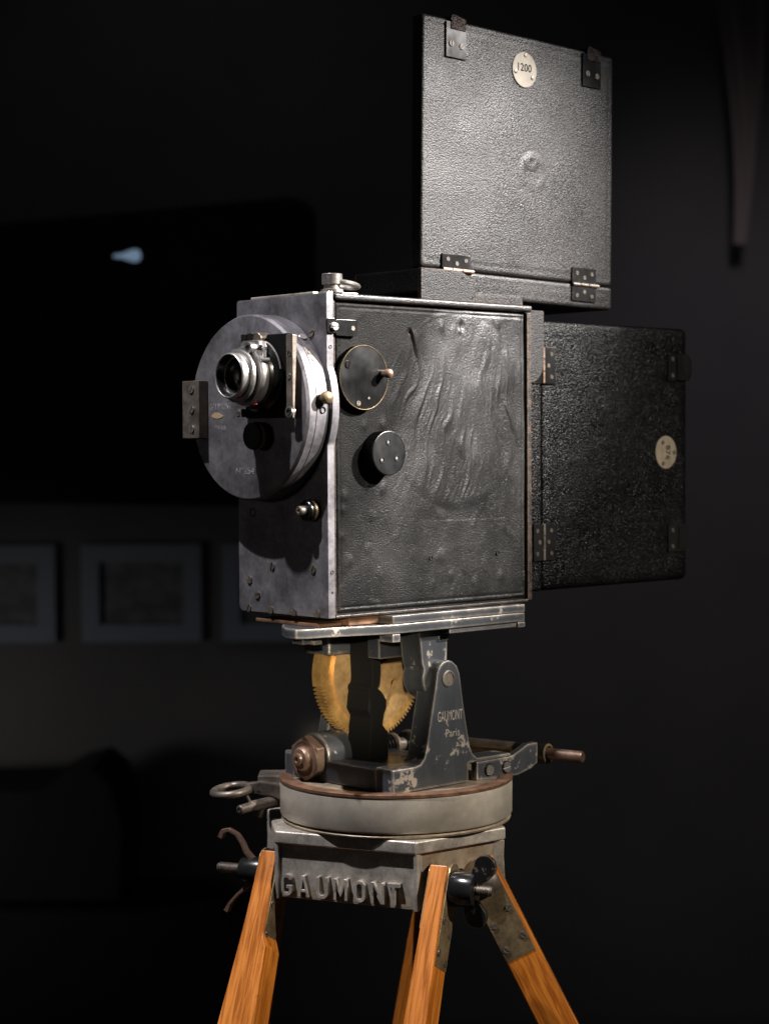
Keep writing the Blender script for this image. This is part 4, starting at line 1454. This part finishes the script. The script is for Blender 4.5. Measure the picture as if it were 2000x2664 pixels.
bm = new()
loft(bm, [(hexpoly(0.1070, 0.0732), -0.2255), (hexpoly(0.1070, 0.0732), -0.2130)])
crown = obj("crown", bm, ALU_CAST, T, 0.0020, 3)
bm = new()
lathe(bm, [(0, -0.2128), (0.1120, -0.2128), (0.1145, -0.2122), (0.1150, -0.2105), (0.1138, -0.2092), (0.1080, -0.2088), (0, -0.2088)], RC, Z, 96)
obj("bearing_ring", bm, BRONZE, crown)
bm = new()
loft(bm, [(hexpoly(0.1015, 0.0697), -0.2790), (hexpoly(0.1000, 0.0708), -0.2560), (hexpoly(0.0985, 0.0714), -0.2400), (hexpoly(0.0988, 0.0716), -0.2300), (hexpoly(0.1005, 0.0724), -0.2250)])
obj("crown_skirt", bm, BRONZE, crown, 0.003, 2)
for k in (0, 120, 240):
    n_, t_ = rot(n1, k), rot(t1, k)
    bm = new()
    prism(bm, [(-0.0715, -0.2795), (0.0745, -0.2785), (0.0722, -0.2255), (-0.0722, -0.2255)], TC, t_, Z, n_, 0.085, 0.1008)
    pl2 = obj("letter_plate", bm, ALU_CAST, crown, 0.0012)
    for s in (-1, 1):
        bm = new()
        prism(bm, [(0.050, -0.2795), (0.105, -0.2800), (0.1062, -0.2640), (0.1050, -0.2400), (0.1058, -0.2255), (0.050, -0.2255)], TC + t_ * (s * 0.0725), n_, Z, t_, -0.0022, 0.0022)
        obj("crown_rib", bm, ALU_CAST, crown, 0.0012)
    if k != 0:
        continue
    WORD = "GAUMONT"
    cent = (0.0608, 0.0430, 0.0232, 0.0040, -0.0158, -0.0345, -0.0508)
    wid = (0.0115, 0.0125, 0.0125, 0.0145, 0.0115, 0.0135, 0.0125)
    for ch, cc, wd in zip(WORD, cent, wid):
        cast_letter(pl2, ch, TC + t_ * cc + Z * -0.2648, -t_, Z, n_, wd, 0.0208, 0.1004, 0.1074)

# legs: two oak bars each, brass cheeks, bolts
PH = math.radians(26.5)


def legpt(n_, t_, L, w, t):
    """L down the bar from its top front corner, w inwards across it, t sideways"""
    a = n_ * math.sin(PH) - Z * math.cos(PH)
    c = -(n_ * math.cos(PH) + Z * math.sin(PH))
    return TC + n_ * 0.0965 + Z * -0.2350 + a * L + c * w + t_ * t


def bar(n_, t_, tt, label=None):
    """tt: list of (L, t_inner, t_outer)"""
    bm = new()
    R = []
    for L, a, b in tt:
        d = 0.0
        R.append([bm.verts.new(legpt(n_, t_, L, w, t)) for w, t in ((0.0, a), (0.0, b), (0.0345, b), (0.0345, a))])
    bm.faces.new(R[0])
    bm.faces.new(R[-1][::-1])
    for A, B in zip(R, R[1:]):
        for i in range(4):
            bm.faces.new((A[i], B[i], B[(i + 1) % 4], A[(i + 1) % 4]))
    o = obj("leg_bar", bm, WOOD, T, 0.0016, 2, label, bang=20)
    ca = n_ * math.sin(PH) - Z * math.cos(PH)
    cc = -(n_ * math.cos(PH) + Z * math.sin(PH))
    at = o.data.attributes.new("grain", 'FLOAT_VECTOR', 'POINT')
    sh = V((random.random() * 3, random.random() * 3, random.random() * 3))
    for i, v in enumerate(o.data.vertices):
        at.data[i].vector = V((v.co.dot(t_), v.co.dot(cc), v.co.dot(ca))) + sh
    return o


def cheek_plate(parent, n_, t_, t, sgn, L1=0.0930, screws=True):
    """brass cheek on the bar side at lateral position t, facing sgn"""
    a = n_ * math.sin(PH) - Z * math.cos(PH)
    c = -(n_ * math.cos(PH) + Z * math.sin(PH))
    o = legpt(n_, t_, 0, 0, t)
    bm = new()
    pts = [(0.0035, L1), (0.0035, 0.006)] + [(0.019 - 0.0150 * math.cos(math.radians(q)), 0.006 - 0.0125 * math.sin(math.radians(q))) for q in range(0, 181, 20)] + [(0.0342, L1)]
    prism(bm, pts, o, c, a, t_ * sgn, -0.001, 0.0014)
    p = obj("brass_cheek", bm, BRASS_OLD, parent, 0.0004)
    if screws:
        for w, L in ((0.0085, 0.014), (0.0085, 0.050), (0.0285, 0.060), (0.0080, 0.080), (0.0290, 0.086)):
            screw(parent, o + c * w + a * L + t_ * (sgn * 0.0014), t_ * sgn, 0.0032, "dark", random.randint(0, 180))
    return p


def wingnut(parent, n_, t_, t0, sgn, broad, tip=0.152):
    """threaded bolt with a black wing nut on an axis along t_"""
    ax = t_ * sgn
    o = TC + n_ * 0.0880 + Z * -0.2580 + t_ * t0
    bm = new()
    prof = [(0, 0.0)]
    L = tip - abs(t0)
    n = int(L / 0.0017)
    for i in range(n):
        prof += [(0.0046, i * 0.0017 + 0.0002), (0.0053, i * 0.0017 + 0.0008), (0.0053, i * 0.0017 + 0.0010), (0.0046, i * 0.0017 + 0.0016)]
    prof += [(0.0040, L + 0.001), (0, L + 0.0014)]
    lathe(bm, prof, o, ax, 20)
    obj("threaded_bolt", bm, STEEL_WARM, parent)
    bm = new()
    hs = 1.0 if broad else 0.76
    lathe(bm, [(r_ * hs, h_) for r_, h_ in ((0, 0.0012), (0.0168, 0.0012), (0.0172, 0.0022), (0.0160, 0.0190), (0.0152, 0.0225), (0.0130, 0.0232), (0, 0.0232))], o, ax, 36)
    w = obj("wing_nut", bm, BLACK_JAPAN, parent)
    if broad:
        for s, tilt, sh in ((1, 30, 0.0225), (-1, 22, 0.0165)):
            bm = new()
            q = math.radians(tilt)
            e1 = (Z * s * math.cos(q) + ax * math.sin(q))
            e2 = (ax * math.cos(q) - Z * s * math.sin(q))
            pts = [(0.004, -0.007), (0.011, -0.0070), (0.017, -0.0095)] + arc(0.0265, 0.0, 0.0112, -110, 110, 12) + [(0.016, 0.0085), (0.010, 0.0050), (0.004, 0.006)]
            prism(bm, pts, o + ax * (sh - 0.003), e1, e2, n_, -0.0028, 0.0028)
            obj("wing", bm, BLACK_WORN, w, 0.0014)
    else:
        up_ = [(0.010, 0.010), (0.018, 0.018), (0.022, 0.0265), (0.028, 0.0345), (0.036, 0.0385), (0.043, 0.0365), (0.046, 0.0300)]
        th = [0.0020, 0.0016, 0.0013, 0.0012, 0.0016, 0.0023, 0.0024]
        for s, pth in ((1, up_), (-1, [(0.012, 0.012), (0.020, 0.019), (0.026, 0.0240), (0.030, 0.0280), (0.036, 0.0350), (0.040, 0.0430)])):
            bm = new()
            P = [(p[0], p[1] * s) for p in pth]
            a_, b_ = [], []
            for i, p in enumerate(P):
                d = V((P[min(i + 1, len(P) - 1)][0] - P[max(i - 1, 0)][0], P[min(i + 1, len(P) - 1)][1] - P[max(i - 1, 0)][1])).normalized()
                a_.append((p[0] - d.y * th[i], p[1] + d.x * th[i]))
                b_.append((p[0] + d.y * th[i], p[1] - d.x * th[i]))
            prism(bm, a_ + b_[::-1], o, ax, Z, n_, -0.0040, 0.0040)
            obj("wing", bm, NUT, w, 0.0004)
    return w


def dome(parent, n_, t_, t, sgn):
    bm = new()
    o = TC + n_ * 0.0880 + Z * -0.2580 + t_ * t
    lathe(bm, [(0.0145, -0.001), (0.0145, 0.0015), (0.0125, 0.0050), (0.0085, 0.0078), (0.004, 0.0090), (0, 0.0092)], o, t_ * sgn, 32)
    obj("bolt_head", bm, STEEL_WARM, parent)


LEFT = [(0.0, 0.0765, 0.0935), (0.050, 0.0755, 0.0955), (0.0800, 0.0745, 0.0970), (0.0930, 0.0690, 0.0980), (0.20, 0.0650, 0.1060), (0.50, 0.0650, 0.1060), (1.205, 0.0650, 0.1060)]
RIGHT = [(0.0, -0.0836, -0.1012), (0.060, -0.0836, -0.1022), (0.20, -0.0815, -0.1055), (0.50, -0.0815, -0.1060), (1.205, -0.0815, -0.1060)]
# front leg
b1 = bar(n1, t1, LEFT, "front leg's far bar with a worn notch on its inner edge")
cheek_plate(b1, n1, t1, 0.0755, -1)
cheek_plate(b1, n1, t1, 0.0945, 1, screws=False)
wingnut(b1, n1, t1, 0.0955, 1, False, 0.144)
b2 = bar(n1, t1, RIGHT)
cheek_plate(b2, n1, t1, -0.1020, -1)
cheek_plate(b2, n1, t1, -0.0834, 1, 0.06, screws=False)
wingnut(b2, n1, t1, -0.1035, -1, True, 0.1420)
# right leg and rear leg
for ang, dom in ((115.5, True), (220.5, False)):
    n_, t_ = rot(n1, ang), rot(t1, ang)
    bb = []
    for s in (1, -1):
        tt = [(0.0, s * 0.0790, s * 0.0965), (0.09, s * 0.0790, s * 0.0975), (0.20, s * 0.0780, s * 0.1010), (1.205, s * 0.0780, s * 0.1010)]
        b = bar(n_, t_, tt)
        cheek_plate(b, n_, t_, s * 0.0970, s, 0.0980)
        if s > 0 and dom:
            dome(b, n_, t_, 0.0984, 1)
        elif dom:
            wingnut(b, n_, t_, -0.0985, -1, True, 0.140)
